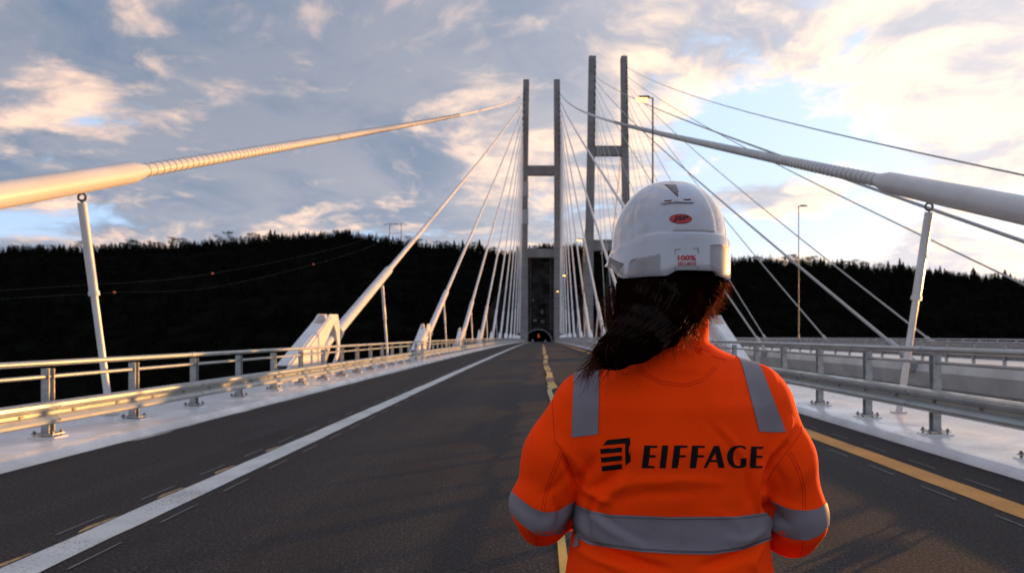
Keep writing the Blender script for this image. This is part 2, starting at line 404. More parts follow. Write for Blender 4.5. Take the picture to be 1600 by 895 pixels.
# ================================================================== PYLONS
def leg(mb, Y, rows, dep):
    """rows: (x0,x1,y) read off the photograph at distance Y"""
    rr = []
    for x0, x1, y in rows:
        a, b = at(x0, y, Y), at(x1, y, Y); dp = dep
        rr.append([(a.x, Y, a.z), (b.x, Y, b.z), (b.x, Y+dp, b.z), (a.x, Y+dp, a.z)])
    k = len(mb.v)
    for r in rr: mb.v += r
    for i in range(len(rr)-1):
        for j in range(4): a, b = k+4*i+j, k+4*i+(j+1) % 4; mb.f.append((a, b, b+4, a+4)); mb.mi.append(0)
    mb.f.append((k+3, k+2, k+1, k)); n = k+4*len(rr)-4; mb.f.append((n, n+1, n+2, n+3)); mb.mi += [0, 0]
D1, D2 = 284.0, 264.0
py1 = empty('bridge_pylon', (0.8, D1, -55), 'grey concrete twin-legged pylon at the end of the road', 'pylon')
def pl(name, mb, m, root, **k):
    o = mb.build(name, m, root, **k); o.location = -Vector(root.location); return o
def legs(root, Y, L, Rr, dep):
    for rows in (L, Rr): mb = MB(); leg(mb, Y, rows, dep); pl('leg', mb, M['conc'], root, bevel=.12)
legs(py1, D1, [(817.5, 827, 124), (815, 825, 265), (812.5, 824.5, 400), (812, 825, 535), (806, 827, 740)], [(865.5, 875, 124), (866, 875.5, 265), (866, 877.5, 400), (865.5, 879.5, 535), (862, 886, 740)], 3.4)
for ya, yb, x0, x1 in ((258, 273, 824.5, 866.5), (388, 402, 824, 866.5)):
    a, b = at(x0, ya, D1), at(x1, yb, D1); pl('crossbeam', MB().box((a.x, D1+.5, b.z), (b.x, D1+2.9, a.z)), M['conc'], py1, bevel=.08)
for ya, yb in ((284, 306), (327, 350)):  # two paler grey bands round the left leg
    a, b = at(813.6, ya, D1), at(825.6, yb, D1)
    w = pl('pale_band', MB().box((a.x, D1-.12, b.z), (b.x, D1+3.6, a.z)), M['concl'], py1, bevel=.05); w['label'] = 'pale band round the left leg'
for x0, x1 in ((821.5, 829.5), (859.5, 868)):
    mb = MB(); z0, z1 = at(0, 516, D1).z, at(0, 403, D1).z; a, b = at(x0, 0, D1).x, at(x1, 0, D1).x
    mb.box((a, D1+4.2, z0), (a+.35, D1+4.7, z1)); mb.box((b-.35, D1+4.2, z0), (b, D1+4.7, z1)); z = z0+.5
    while z < z1: mb.box((a+.35, D1+4.3, z), (b-.35, D1+4.6, z+.4)); z += 1.3
    pl('ladder_frame', mb, M['concd'], py1)['kind'] = 'stuff'
# anchor boxes seen as small notches up the cable faces
def notches(root, D, xa, ya, xb, yb, n, w):
    mb = MB()
    for i in range(n):
        t = i/(n-1); p = at(xa+(xb-xa)*t, ya+(yb-ya)*t, D); mb.box((p.x-w, D-.35, p.z-.5), (p.x+w, D-.001, p.z+.5))
    pl('cable_sockets', mb, M['concd'], root)['kind'] = 'stuff'
notches(py1, D1, 818.4, 146, 816.4, 252, 12, .25); notches(py1, D1, 874.2, 146, 875, 252, 12, .25)
py2 = empty('bridge_pylon', (26, D2, -55), 'taller dark concrete pylon of the second bridge, right of the first', 'pylon')
legs(py2, D2, [(920.5, 931.5, 87), (918, 930, 235), (914.5, 927.5, 400), (912, 927, 535), (908, 928, 740)], [(970.5, 980.5, 87), (972, 982.5, 235), (974.5, 986, 400), (976, 990, 535), (976, 994, 740)], 3.4)
for ya, yb, x0, x1 in ((227, 242, 929.6, 972.5), (374, 391, 926.5, 975.5)):
    a, b = at(x0, ya, D2), at(x1, yb, D2); pl('crossbeam', MB().box((a.x, D2+.5, b.z), (b.x, D2+2.9, a.z)), M['conc'], py2, bevel=.08)
notches(py2, D2, 930.4, 104, 929, 225, 12, .25); notches(py2, D2, 979.4, 104, 981, 225, 12, .25)
pl('aircraft_light', MB().tube([at(975, 87, D2+1.5), at(975, 84.5, D2+1.5)], .12, 6), M['lampgrey'], py2)

# ================================================================== STAY CABLES of our bridge
def cable_pts(a, b, sag, n=28):
    a, b = Vector(a), Vector(b); out = []
    for i in range(n+1):
        t = (i/n)**1.6; p = a.lerp(b, t); p.z -= 4*sag*t*(1-t); out.append(p)
    return out
def at_Y(pts, Y):
    for p, q in zip(pts, pts[1:]):
        if p.y <= Y <= q.y: return p.lerp(q, (Y-p.y)/(q.y-p.y))
    return pts[0]
ordn = ['nearest', 'second', 'third', 'fourth', 'fifth', 'sixth', 'seventh', 'eighth', 'ninth', 'tenth', 'eleventh', 'twelfth']
def bracket(root, X, Ya, slope):
    """fork of two steel cheeks with the cable socket between them; local origin at deck level"""
    poly = [(-5.4, .0), (-.75, 1.86), (-.30, 2.10), (.62, 2.12), (.85, 1.75), (.95, .85), (.55, .35), (.15, .0)]
    hole = [(-.95, .55), (-.95, 1.05), (-.55, 1.30), (.1, 1.78), (.45, 1.45), (.62, 1.0), (.55, .7), (.1, .3), (-.7, .3)]
    for s in (-1, 1):
        bm = bmesh.new()
        def ring(pts): return [bm.verts.new((s*.165, a, b)) for a, b in pts]
        o = ring(poly); h = ring(hole)
        es = [bm.edges.new((o[i], o[(i+1) % len(o)])) for i in range(len(o))]+[bm.edges.new((h[i], h[(i+1) % len(h)])) for i in range(len(h))]
        bmesh.ops.triangle_fill(bm, edges=es, use_beauty=True)
        me = bpy.data.meshes.new('side_plate'); 
        r = bmesh.ops.extrude_face_region(bm, geom=bm.faces[:])
        for v in [v for v in r['geom'] if isinstance(v, bmesh.types.BMVert)]: v.co.x += s*.06
        bmesh.ops.recalc_face_normals(bm, faces=bm.faces); bm.to_mesh(me); bm.free(); me.materials.append(M['steelw'])
        p = link('side_plate', me, root)
        # doubler plate with a folded edge, standing proud of the cheek
        MB().prism([(-2.6, .98), (-.95, 1.74), (-.30, 2.02), (.50, 2.04), (.68, 1.8), (.1, 1.82), (-.6, 1.36), (-1.0, 1.1), (-1.9, .9)], s*.2255, s*.262).build('stiffener', M['steelw'], p, bevel=.006)
    MB().box((-.164, -4.7, .0), (.164, -1.2, .10)).build('web_plate', M['steelw'], root)
    # sloping top plate joining the cheeks
    MB().hexa([(-.163, -4.3, .44), (.163, -4.3, .44), (.163, -1.0, 1.72), (-.163, -1.0, 1.72)], [(-.163, -4.35, .48), (.163, -4.35, .48), (.163, -1.05, 1.76), (-.163, -1.05, 1.76)]).build('top_plate', M['steelw'], root)
    c = Vector((0, 0, 1.05)); ax = Vector((0, 1, slope)).normalized()
    sk = MB(); sk.tube([c-ax*.62, c-ax*.55, c-ax*.55, c-ax*.2, c-ax*.2, c+ax*.45], [.09, .12, .158, .158, .145, .145], 20); sk.build('socket', M['steelw'], root, smooth=True)
    mb = MB()
    for q in (-.52, -.38, -.24): mb.tube([c+ax*q, c+ax*(q+.03)], .163, 20)
    mb.build('socket_rings', M['galvd'], root, smooth=True)['kind'] = 'stuff'
    mb = MB(); e = c+ax*1.1; mb.tube([e, e+ax*.07], .33, 6); mb.build('guide_flange', M['steelw'], root)
def stay(side, k, X, Ya, top, sag, duct_r=.125, sl_r=.195, slev=10.5, rib=False):
    sidew = 'left' if side < 0 else 'right'
    z0 = zc(Ya)+.118
    slope = (top.z-z0-1.05)/(top.y-Ya)
    base = Vector((X+xc(Ya), Ya, z0)); a = base+Vector((0, 0, 1.05))
    lab = f'{ordn[k]} white stay cable rising from the {sidew} edge of the road to the pylon' if k else f'thick white ribbed stay cable sweeping overhead on the {sidew}'
    root = empty('stay_cable', base, lab, 'stay cable', 'white stay cables of the road bridge')
    pts = [p-base for p in cable_pts(a, top, sag)]
    f = Ya+slev-base.y
    ps = at_Y(pts, slev)
    dp = [p for p in pts if p.y > 1.0]; d_ = MB(); d_.tube(dp, [duct_r+.07*min(1, max(0, p.y-55)/150) for p in dp], 12 if k < 4 else 8); d_.build('duct', M['cable'], root, smooth=True)
    s0 = at_Y(pts, 1.2); e0 = at_Y(pts, slev-.35)
    MB().tube([s0, e0, ps], [sl_r, sl_r, duct_r+.012], 20).build('sleeve', M['cable'], root, smooth=True)
    if rib:
        mb = MB(); Y = slev+.1; prev = None; hel = []
        ring_n = 14
        while Y < 62:
            p = at_Y(pts, Y); q = at_Y(pts, Y+.01); t = (q-p).normalized(); u = t.cross(Vector((0, 0, 1))).normalized(); w = t.cross(u)
            k0 = len(mb.v); R0, r0 = duct_r+.001, .0065*(1+Y/60)
            for j in range(ring_n):
                a_ = 2*pi*j/ring_n; e = u*cos(a_)+w*sin(a_)
                for (dr, dt) in ((-r0, 0), (0, -r0), (r0, 0), (0, r0)): mb.v.append(tuple(p+e*(R0+dr)+t*(dt)))
            for j in range(ring_n):
                for m_ in range(4):
                    a_, b_ = k0+j*4+m_, k0+j*4+(m_+1) % 4; c_, d2 = k0+((j+1) % ring_n)*4+(m_+1) % 4, k0+((j+1) % ring_n)*4+m_
                    mb.f.append((a_, b_, c_, d2)); mb.mi.append(0)
            Y += .235
        mb.build('duct_ribs', M['ring'], root)['kind'] = 'stuff'
        p = at_Y(pts, 55); q = at_Y(pts, 55.5)
        MB().tube([p, q], duct_r+.02, 12).build('coupler', M['ring'], root, smooth=True)
    if k < 7: bracket(root, X, Ya, slope)
    else: MB().prism([(-3.5, 0), (-.3, 2.1), (.6, 2.1), (.9, .8), (.2, 0)], -.35, .35).build('side_plate', M['steelw'], root)
    if k < 6:                                          # damper strut standing on the deck under the sleeve
        pe = at_Y(pts, slev-1.75); r = sl_r
        rt = empty('damper_strut', base+Vector((-side*.22, slev-1.3, 0)), f'thin white strut under the {ordn[k]} stay cable on the {sidew}' if k else f'slim white strut propping the thick cable on the {sidew}', 'strut', 'struts under the stay cables')
        tp = base+pe-rt.location; tp.z -= r
        b0 = Vector((0, 0, .0)); tj = tp-Vector((0, 0, .17)); dv = tj-b0; mid = b0+dv*.58
        MB().tube([b0, mid], .055, 12).build('lower_tube', M['steelw'], rt, smooth=True)
        MB().tube([mid, tj], .07, 12).build('upper_tube', M['steelw'], rt, smooth=True)
        MB().tube([mid-dv*.008, mid+dv*.012], .085, 12).build('collar', M['steelw'], rt, smooth=True)
        MB().tube([b0+Vector((0, 0, .001)), b0+Vector((0, 0, .03))], .14, 12).build('foot_plate', M['steelw'], rt, smooth=True)
        ct = tp-Vector((0, 0, .075)); mb = MB(); rp = [ct+Vector((.0+cos(2*pi*j/16)*.062, 0, sin(2*pi*j/16)*.062)) for j in range(17)]
        mb.tube(rp, .02, 8, caps=False); mb.tube([tj, tj+Vector((0, 0, .06))], .016, 8); mb.build('pivot_eye', M['eye'], rt, smooth=True)
ytopsL = [148, 160, 170, 180, 189, 198, 207, 216, 225, 234, 243, 250]
for k in range(12):
    Ya = 2.9+21.6*k
    if k == 0:
        stay(-1, 0, -7.6, Ya, at(817, 148, D1-.1), 1.25, rib=True)
        stay(1, 0, 6.55, Ya+.3, at(876, 147, D1-.1), 2.2, rib=True)
    else:
        rr = dict(duct_r=.125+.003*k, sl_r=.20)
        stay(-1, k, -7.6, Ya+.6, at(817, ytopsL[k], D1-.1), .9, **rr)
        stay(1, k, 6.55, Ya+1.2+.9*min(k, 3), at(876, ytopsL[k], D1-.1), .9, **rr)

# ================================================================== SECOND BRIDGE
XN, XF = 18.0, 33.0
tag(MB().sweep([(XN, .22), (XF, .22), (XF, -.2), (XF-2, -2.8), (XN+1.5, -2.8), (XN, -.9), (XN-.15, -.2)], [(0, Y, zc(Y)) for Y in ys(-20, 300, 4)]).build('second_bridge_deck', M['girder']), kind='structure')
def bridge2_rail(x, label):
    root = empty('bridge_railing', (x, 0, .2), label, 'railing')
    pm = MB().box((-.05, -.05, 0), (.05, .05, .95)).box((-.12, -.12, -.02), (.12, .12, .03)).mesh('post', M['galvd'])
    Y = 6.0; far = MB()
    while Y < 262:
        if Y < 90: link('post', pm, root, (0, Y, zc(Y)+.03))
        else: far.add([v.co+Vector((0, Y, zc(Y)+.03)) for v in pm.vertices], [tuple(p.vertices) for p in pm.polygons])
        Y += 2
    far.build('far_posts', M['galvd'], root)['kind'] = 'stuff'
    for z, r, nm in ((.97, .05, 'top_rail'), (.62, .03, 'middle_rail')):
        MB().tube([(0, q, zc(q)+z) for q in ys(-10, 262, 5)], r, 8).build(nm, M['galvd'], root, smooth=True)
    MB().sweep(wprof(-1 if x > 25 else 1), [(0, q, zc(q)+.42) for q in ys(-10, 262, 5)]).build('beam', M['galvd'], root, smooth=True)
bridge2_rail(XN+.5, 'grey railing on the near edge of the second bridge, seen through the right guardrail')
bridge2_rail(XF-.5, 'grey railing on the far edge of the second bridge')
def thin_stay(x, Y, top, r, sag, label, m):
    base = Vector((x, Y, .1)); root = empty('stay_cable', base, label, 'stay cable', 'stay cables of the second bridge')
    pts = [p-base for p in cable_pts(base+Vector((0, 0, .2)), top, sag, 20)]
    MB().tube(pts, r, 8).build('strand', m, root, smooth=True)
    q = at_Y(pts, 2.2)
    MB().tube([pts[0]-Vector((0, .3, .12)), q], r*1.9, 10).build('sleeve', M['galvd'], root, smooth=True)
    MB().box((-.25, -.6, -.35), (.25, .15, .12)).build('anchor_plate', M['galvd'], root, bevel=.03)
near = [(13.5, 121), (34, 128), (56, 137), (78, 148), (100, 160), (122, 171), (144, 182), (166, 193), (188, 204)]
farc = [(15, 106), (36.5, 120), (58, 133), (80, 137), (102, 152), (124, 163), (146, 174), (168, 186), (190, 198)]
for i, (Y, y) in enumerate(near):
    thin_stay(XN-.1, Y, at(931.5, y, D2-.1), .085 if i < 2 else .07, 1.6, f'{ordn[i]} thin dark cable of the near fan on the second bridge', M['darkcable'])
for i, (Y, y) in enumerate(farc):
    thin_stay(XF+.1, Y, at(980.5, y, D2-.1), .075, 2.0 if i else 3.0, f'{ordn[i]} thin dark cable of the far fan on the second bridge', M['darkcable'])
# back stays behind both pylons, running down to the hillside
for i in range(6):
    for (X, D, xx, yy, lab) in ((19.5, D2, 930, 112+18*i, 'left leg'), (32.5, D2, 979, 112+18*i, 'right leg')):
        thin = empty('back_stay', (X, D+60+9*i, 10), f'{ordn[i]} thin pale back stay behind the {lab} of the second pylon', 'stay cable', 'back stays of the second bridge')
        a = at(xx, yy, D); a.y = D+3.5
        MB().tube([a-thin.location, Vector((0, 0, 0))], .06, 6).build('strand', M['darkcable'], thin)

# ================================================================== LAMP POSTS
def lamp(X, Y, zb, H, side, on, label, group='street lamps on the bridges', arm=.85):
    root = empty('street_lamp', (X, Y, zb), label, 'street lamp', group)
    MB().tube([(0, 0, 0), (0, 0, 1.2), (0, 0, 1.22), (0, 0, H)], [.085, .08, .06, .045], 10).build('pole', M['lampgrey'], root, smooth=True)
    MB().tube([(0, 0, H-.08), (side*.12, 0, H+.02), (side*.3, 0, H+.03)], .035, 8).build('arm', M['lampgrey'], root, smooth=True)
    MB().hexa([(side*.2, -.13, H-.06), (side*arm, -.15, H-.02), (side*arm, .15, H-.02), (side*.2, .13, H-.06)],
              [(side*.2, -.1, H+.10), (side*(arm-.1), -.09, H+.09), (side*(arm-.1), .09, H+.09), (side*.2, .1, H+.10)]).build('lamp_head', M['lampgrey'], root, bevel=.01)
    if on: MB().hexa([(side*.3, -.15, H-.21), (side*(arm+.02), -.15, H-.17), (side*(arm+.02), .15, H-.17), (side*.3, .15, H-.21)],
                     [(side*.28, -.17, H-.065), (side*(arm+.03), -.17, H-.03), (side*(arm+.03), .17, H-.03), (side*.28, .17, H-.065)]).build('glass', M['lamp_on'], root, bevel=.02)
    MB().box((-.16, -.16, 0), (.16, .16, .04)).build('base_plate', M['lampgrey'], root)
for i in range(4):
    Y = 38+57*i; X = (1020-VX)*38/F if i == 0 else 5.95
    lamp(X, Y, zc(Y)+.12, EYE+(VY-153)*38/F-.12-zc(Y), -1, True, f'{ordn[i]} lit street lamp along the right edge of the road')
lamp(26.5, 72, .2, 14.4, 1, False, 'unlit street lamp on the second bridge, dark against the forest', arm=.9)

# ================================================================== barrier tape down the middle
tp = empty('barrier_tape', (.27, 5, 0), 'twisted red and yellow striped barrier tape lying along the middle of the road', 'barrier tape')
cx = []; Y = 3.2
while Y < 120:
    cx.append(Y); Y += .11*(1+Y/18)
def tapept(Y):
    if Y < 19: x = .13+.02*(Y-3)*.5+.05*sin(Y*.55)
    else: x = .30+.04*sin(Y*.31)+.003*(Y-19)
    if 17 < Y < 24: x += .07*math.exp(-((Y-20)/1.2)**2)
    if Y < 8: x = .155
    return x
groups_ = []; farm = {'r': MB(), 'y': MB(), 'k': MB()}
for i in range(len(cx)-1):
    q = []
    for Y in (cx[i], cx[i+1]):
        x = tapept(Y); tw = .3*sin(Y*.9)+.2*sin(Y*.37+1); w = (.125+.02*sin(Y*1.7)) if Y > 19.3 else (.06 if Y > 8 else .03)
        q += [Vector((x-w*cos(tw), Y, zc(Y)+.03+w*abs(sin(tw))*.9-w*sin(tw)*.6)), Vector((x+w*cos(tw), Y, zc(Y)+.03+w*abs(sin(tw))*.9+w*sin(tw)*.6))]
    key = 'k' if 10 < cx[i] < 19.3 and abs(cx[i]-13) > 1.2 else ('r' if (math.log(cx[i])/.21) % 1 > .56 and cx[i] > 7 else 'y')
    q = [p-Vector((.27, 5, 0)) for p in q]; up = Vector((0, 0, .004))
    if not groups_ or groups_[-1][0] != key: groups_.append((key, MB(), cx[i]))
    tgt = groups_[-1][1] if cx[i] < 90 else farm[key]
    tgt.add([q[0], q[1], q[3], q[2], q[0]+up, q[1]+up, q[3]+up, q[2]+up], [(0, 3, 2, 1), (4, 5, 6, 7), (0, 1, 5, 4), (2, 3, 7, 6), (1, 2, 6, 5), (3, 0, 4, 7)])
TN = {'r': ('red_stripe', 'tape_r'), 'y': ('yellow_stripe', 'tape_y'), 'k': ('tape_back', 'tape_b')}
for key, mb, Y in groups_:
    if mb.v: mb.build(TN[key][0], M[TN[key][1]], tp)
for key, mb in farm.items():
    if mb.v: mb.build('far_'+TN[key][0], M[TN[key][1]], tp)['kind'] = 'stuff'

# ================================================================== FAR SHORE: hill, cliff, tunnel, forest
ridge = [(-1500, 470), (-800, 440), (-300, 415), (0, 395), (105, 396), (200, 391), (300, 387), (400, 381), (450, 376), (500, 372), (540, 370), (580, 374), (620, 384), (680, 390), (720, 392), (790, 402), (820, 398), (850, 392), (900, 392), (950, 398), (1050, 404), (1140, 412), (1200, 413), (1250, 416), (1300, 420), (1350, 424), (1400, 427), (1450, 431), (1500, 437), (1600, 447), (1900, 466), (2300, 474), (3200, 480)]
RX, RY = zip(*ridge)
def ridge_y(x): return float(np.interp(x, RX, RY))
def YR(x): return 760+30*sin(x*.004)
def prof(v):                                           # 0 shore .. 1 ridge
    return (v**.8)*.9+.1*v
def ter(x, v):
    """x: compass column as a photo abscissa, v: 0 at the shore, 1 on the ridge"""
    Ya, Yb = 305.0, YR(x); Y = Ya+(Yb-Ya)*v
    zr = EYE+(VY-ridge_y(x))*Yb/F
    z = -56+(zr+56)*prof(min(v, 1)) if v <= 1 else zr-(v-1)*120
    X = (x-VX)*Y/F
    if v < 1 and Y > 308 and abs(X-2) < 60: z = max(z, min(24+(Y-308)*.2, EYE+(VY-418)*Y/F)-((X-2)/17)**2*6)
    z += 6*noise.noise((X*.01, Y*.01, .3))*min(1, 4*(1-min(v, 1)))+1.2*noise.noise((X*.03, Y*.03, .7))*min(1, v*3)
    return Vector((X, Y, z))
mb = MB(); cxs = list(range(-1500, 3201, 25)); vs = [i/22 for i in range(23)]+[1.1, 1.5, 2.5]
for x in cxs:
    for v in vs: mb.v.append(tuple(ter(x, v)))
n = len(vs)
for i in range(len(cxs)-1):
    for j in range(n-1): a = i*n+j; mb.f.append((a, a+1, a+n+1, a+n)); mb.mi.append(0)
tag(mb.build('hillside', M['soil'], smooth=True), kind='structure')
tag(MB().add([(-6000, -6000, -52), (6000, -6000, -52), (6000, 6000, -52), (-6000, 6000, -52)], [(0, 1, 2, 3)]).build('fjord_water', M['water']), kind='structure')
# rock cut with tunnel mouth
tc = at(841, 534, 298)
def arch(r, n=20, cx_=tc.x, cz=tc.z, flat=.92): return [(cx_+r*cos(pi-pi*j/n), cz+r*flat*sin(pi*j/n)) for j in range(n+1)]
RT = 5.55
bm = MB(); Yf = 298.0
ar = arch(RT)
mbk = MB()
nx, nz = 48, 40
gx = [tc.x-26+i*52/nx for i in range(nx+1)]; gz = [-52+i*86/nz for i in range(nz+1)]
def inside(x, z): return abs(x-tc.x) < RT+.2 and (z-tc.z) < math.sqrt(max(0, (RT+.2)**2-(x-tc.x)**2))*.92 and z > tc.z-.4
for i in range(nx+1):
    for j in range(nz+1):
        x = gx[i]; z = min(gz[j], 34-((x-tc.x)/17)**2*14+5*noise.noise((x*.2, 0, 1))); y = Yf+1.2+3.0*noise.noise((x*.16, 2.1, z*.16))+1.2*noise.noise((x*.5, 5, z*.5))+max(0, z-6)*.22
        if abs(x-tc.x) < RT+5 and -4 < z-tc.z < RT+4: y = max(y, Yf+.4)
        mbk.v.append((x, y, z))
for i in range(nx):
    for j in range(nz):
        cxm, czm = (gx[i]+gx[i+1])/2, (gz[j]+gz[j+1])/2
        if abs(cxm-tc.x) < RT+.9 and tc.z-1.8 < czm < tc.z+RT*.92+1.5: continue
        a = i*(nz+1)+j; mbk.f.append((a, a+nz+1, a+nz+2, a+1)); mbk.mi.append(0)
tag(mbk.build('rock_cliff', M['rock']), kind='structure')
tn = empty('tunnel_portal', (tc.x, Yf, tc.z), 'dark arched tunnel mouth in the rock at the end of the road', 'tunnel')
A0 = [(a-tc.x, b-tc.z) for a, b in ar]; A1 = [(a*1.09, b*1.09) for a, b in A0]; A2 = [(a*1.75, b*1.5+.5) for a, b in A0]
def strip(p0, p1, y0, y1, m, name, root):
    mb = MB(); k = len(p0)
    for (a, b), (c, d_) in zip(p0, p1): mb.v += [(a, y0, b), (c, y0, d_), (a, y1, b), (c, y1, d_)]
    for i in range(k-1):
        a = 4*i; b = a+4
        for q in ((a, a+1, b+1, b), (a+2, b+2, b+3, a+3), (a, b, b+2, a+2), (a+1, a+3, b+3, b+1)): mb.f.append(q); mb.mi.append(0)
    return mb.build(name, m, root)
strip(A0, A1, -.6, .8, M['conc'], 'portal_ring', tn)
strip(A1, A2, .3, 1.2, M['rock'], 'portal_wall', tn)
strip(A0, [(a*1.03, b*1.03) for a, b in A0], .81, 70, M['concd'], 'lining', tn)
MB().box((-RT, 70.1, -.4), (RT, 70.5, RT)).build('far_end', M['black'], tn)  # black slab across the tube, standing for the darkness deep in the tunnel
for (dx_, dy_, dz_, rr_) in ((.1, 3, 3.1, .22), (.45, 10, 2.3, .18), (-.15, 20, 2.0, .2)):
    MB().box((dx_-rr_, dy_, dz_-.25), (dx_+rr_, dy_+.5, dz_+.25)).build('tunnel_lamp', M['lamp_on2'], tn, bevel=.05)
tag(MB().box((tc.x-RT, 299.9, -7), (tc.x+RT, 370, zc(300)-.005)).build('tunnel_road', M['asphalt']), kind='structure')
mbp = MB()
for (x, y, w, h) in ((847, 487, 5, 4), (836, 501, 9, 3), (848, 503, 8, 4), (833, 470, 4, 3)):
    p = at(x, y, Yf); 
    vs_ = [(p.x+w*.13*cos(t)*random.uniform(.7, 1.2), p.y-.6+random.uniform(-.3, .3), p.z+h*.13*2*sin(t)*random.uniform(.7, 1.2)) for t in np.linspace(0, 2*pi, 9)[:-1]]
    k = len(vs_); mbp.add(vs_+[(p.x, p.y-1.3, p.z)]+[(a, b+2.5, c) for a, b, c in vs_], [(i, (i+1) % k, k) for i in range(k)]+[(i, i+k+1, (i+1) % k+k+1, (i+1) % k) for i in range(k)])
tag(mbp.build('pale_rocks', M['rockp']), kind='stuff')
for (x, s) in ((tc.x-2.3, 1), (tc.x+3.0, .8)):
    v = MB(); v.box((-.35, 0, 0), (.35, .3, 1.1*s)); o = v.build('traffic_drum', M['concl'], bevel=.1, loc=(x, 296.5, zc(296))); tag(o, 'small pale marker drum at the %s of the tunnel mouth' % ('left' if s == 1 else 'right'), 'marker drum')
mk = MB().box((-.45, 0, 0), (.45, .25, 1.6)).build('road_sign', M['tape_y'], bevel=.05, loc=(at(872, 0, 280).x, 280, zc(280)+.12)); tag(mk, 'small yellow marker sign by the right leg of the pylon', 'sign')

# trees ---------------------------------------------------------------
def spruce(h, seed, n=150, w=.17):
    r = random.Random(seed); cr = MB()
    for i in range(n):
        t = (i+r.random())/n; z = h*(.10+.90*t); rad = h*w*(1-t)**.8*(.6+.6*r.random())+.15
        a = r.random()*2*pi; b = a+r.uniform(.25, .55)*(.5+t); dr = -rad*r.uniform(.15, .45)
        c0 = Vector((0, 0, z)); p1 = Vector((cos(a)*rad, sin(a)*rad, z+dr)); p2 = Vector((cos(b)*rad*.85, sin(b)*rad*.85, z+dr*.8-h*.02)); m = Vector((cos((a+b)/2)*rad*.5, sin((a+b)/2)*rad*.5, z+h*.018))
        cr.add([c0, p1, m, p2], [(0, 1, 2), (0, 2, 3)])
    cr.add([(-.12, 0, h*.93), (.12, 0, h*.93), (0, .05, h*1.04)], [(0, 1, 2)])
    tr = MB().tube([(0, 0, -1), (0, 0, h*.5), (0, 0, h*.95)], [h*.018, h*.012, .02], 5)
    return cr, tr
def pine(h, seed, n=320, w=.24):
    r = random.Random(seed); cr = MB(); lumps = []
    for i in range(9): lumps.append((Vector((r.uniform(-1, 1)*h*w*.75, r.uniform(-1, 1)*h*w*.75, h*r.uniform(.45, .92))), h*r.uniform(.08, .15)))
    lumps.append((Vector((0, 0, h*.93)), h*.09))
    for i in range(n):
        c, s = r.choice(lumps); p = c+Vector((r.gauss(0, .5), r.gauss(0, .5), r.gauss(0, .42)))*s; q = s*r.uniform(.25, .5)
        a = [Vector((r.uniform(-1, 1), r.uniform(-1, 1), r.uniform(-.6, .6)))*q for _ in range(3)]
        cr.add([p+a[0], p+a[1], p+a[2]], [(0, 1, 2)])
    tr = MB().tube([(0, 0, -1), (h*.01, 0, h*.5), (0, h*.01, h*.9)], [h*.02, h*.014, .03], 5)
    for c, s in lumps[:5]: tr.tube([(0, 0, c.z-h*.12), tuple(c)], [.09, .03], 4)
    return cr, tr
kinds = []
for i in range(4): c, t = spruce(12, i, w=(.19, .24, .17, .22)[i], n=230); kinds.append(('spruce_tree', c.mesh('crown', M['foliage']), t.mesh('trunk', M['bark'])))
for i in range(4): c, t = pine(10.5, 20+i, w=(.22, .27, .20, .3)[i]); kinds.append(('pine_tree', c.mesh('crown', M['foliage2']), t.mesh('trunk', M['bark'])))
protos = []
for nm, c, t in kinds:
    protos.append((nm, c, t))
x = -20.0; first = True; cnt = 0
rr = random.Random(5)
while x < 1640:
    hid = (878 < x < 905) or (955 < x < 1125)
    if not hid:
        nm, c, t = protos[rr.choice([0, 1, 2, 3, 4, 5, 6, 7, 4, 5, 6, 4, 5, 7] if x < 700 else [0, 1, 2, 3, 7, 4, 5, 6])]
        p = ter(x, rr.uniform(.985, 1.0)); side = 'left' if x < 843 else 'right'
        kind = 'pointed spruce' if nm.startswith('s') else 'bushy pine'
        o = empty(nm, p-Vector((0, 0, .5)), f'{kind} on the skyline of the {side} forest ridge', 'tree', f'{kind}s along the {side} ridge skyline', rz=rr.uniform(0, 6))
        s = (.80+.95*noise.noise((x*.035, 3.3, 0)))*rr.choice([.75, .9, 1.0, 1.0, 1.3])*rr.uniform(.9, 1.1); o.scale = (s*rr.uniform(1.3, 1.9), s*rr.uniform(1.3, 1.9), s)
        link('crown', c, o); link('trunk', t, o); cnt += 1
    x += rr.uniform(3, 11)
# the wood itself: one mass
lows = []
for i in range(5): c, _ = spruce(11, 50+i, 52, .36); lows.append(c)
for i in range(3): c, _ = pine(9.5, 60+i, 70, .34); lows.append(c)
V = []; Fc = []; off = 0
arrs = [(np.array([tuple(v) for v in c.v]), c.f) for c in lows]
for i in range(6500):
    x = rr.uniform(-250, 1900); v = rr.random()**.75*.99 if i > 2900 else rr.uniform(.93, 1.0)
    p = ter(x, v)
    if p.y < 330 and abs(p.x-tc.x) < 40: continue
    a, f = arrs[rr.randrange(8)]; th = rr.random()*6.28; s = rr.uniform(.6, 1.05)*(1.35 if v < .9 else 1.0)
    rot = np.array([[cos(th), -sin(th), 0], [sin(th), cos(th), 0], [0, 0, 1]])
    V.append((a*s)@rot.T+np.array(p)); Fc += [tuple(k+off for k in q) for q in f]; off += len(a)
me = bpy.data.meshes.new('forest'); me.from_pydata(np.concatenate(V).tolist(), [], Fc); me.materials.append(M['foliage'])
tag(link('forest', me), 'dark conifer forest covering the far hillside', 'forest', kind='stuff')

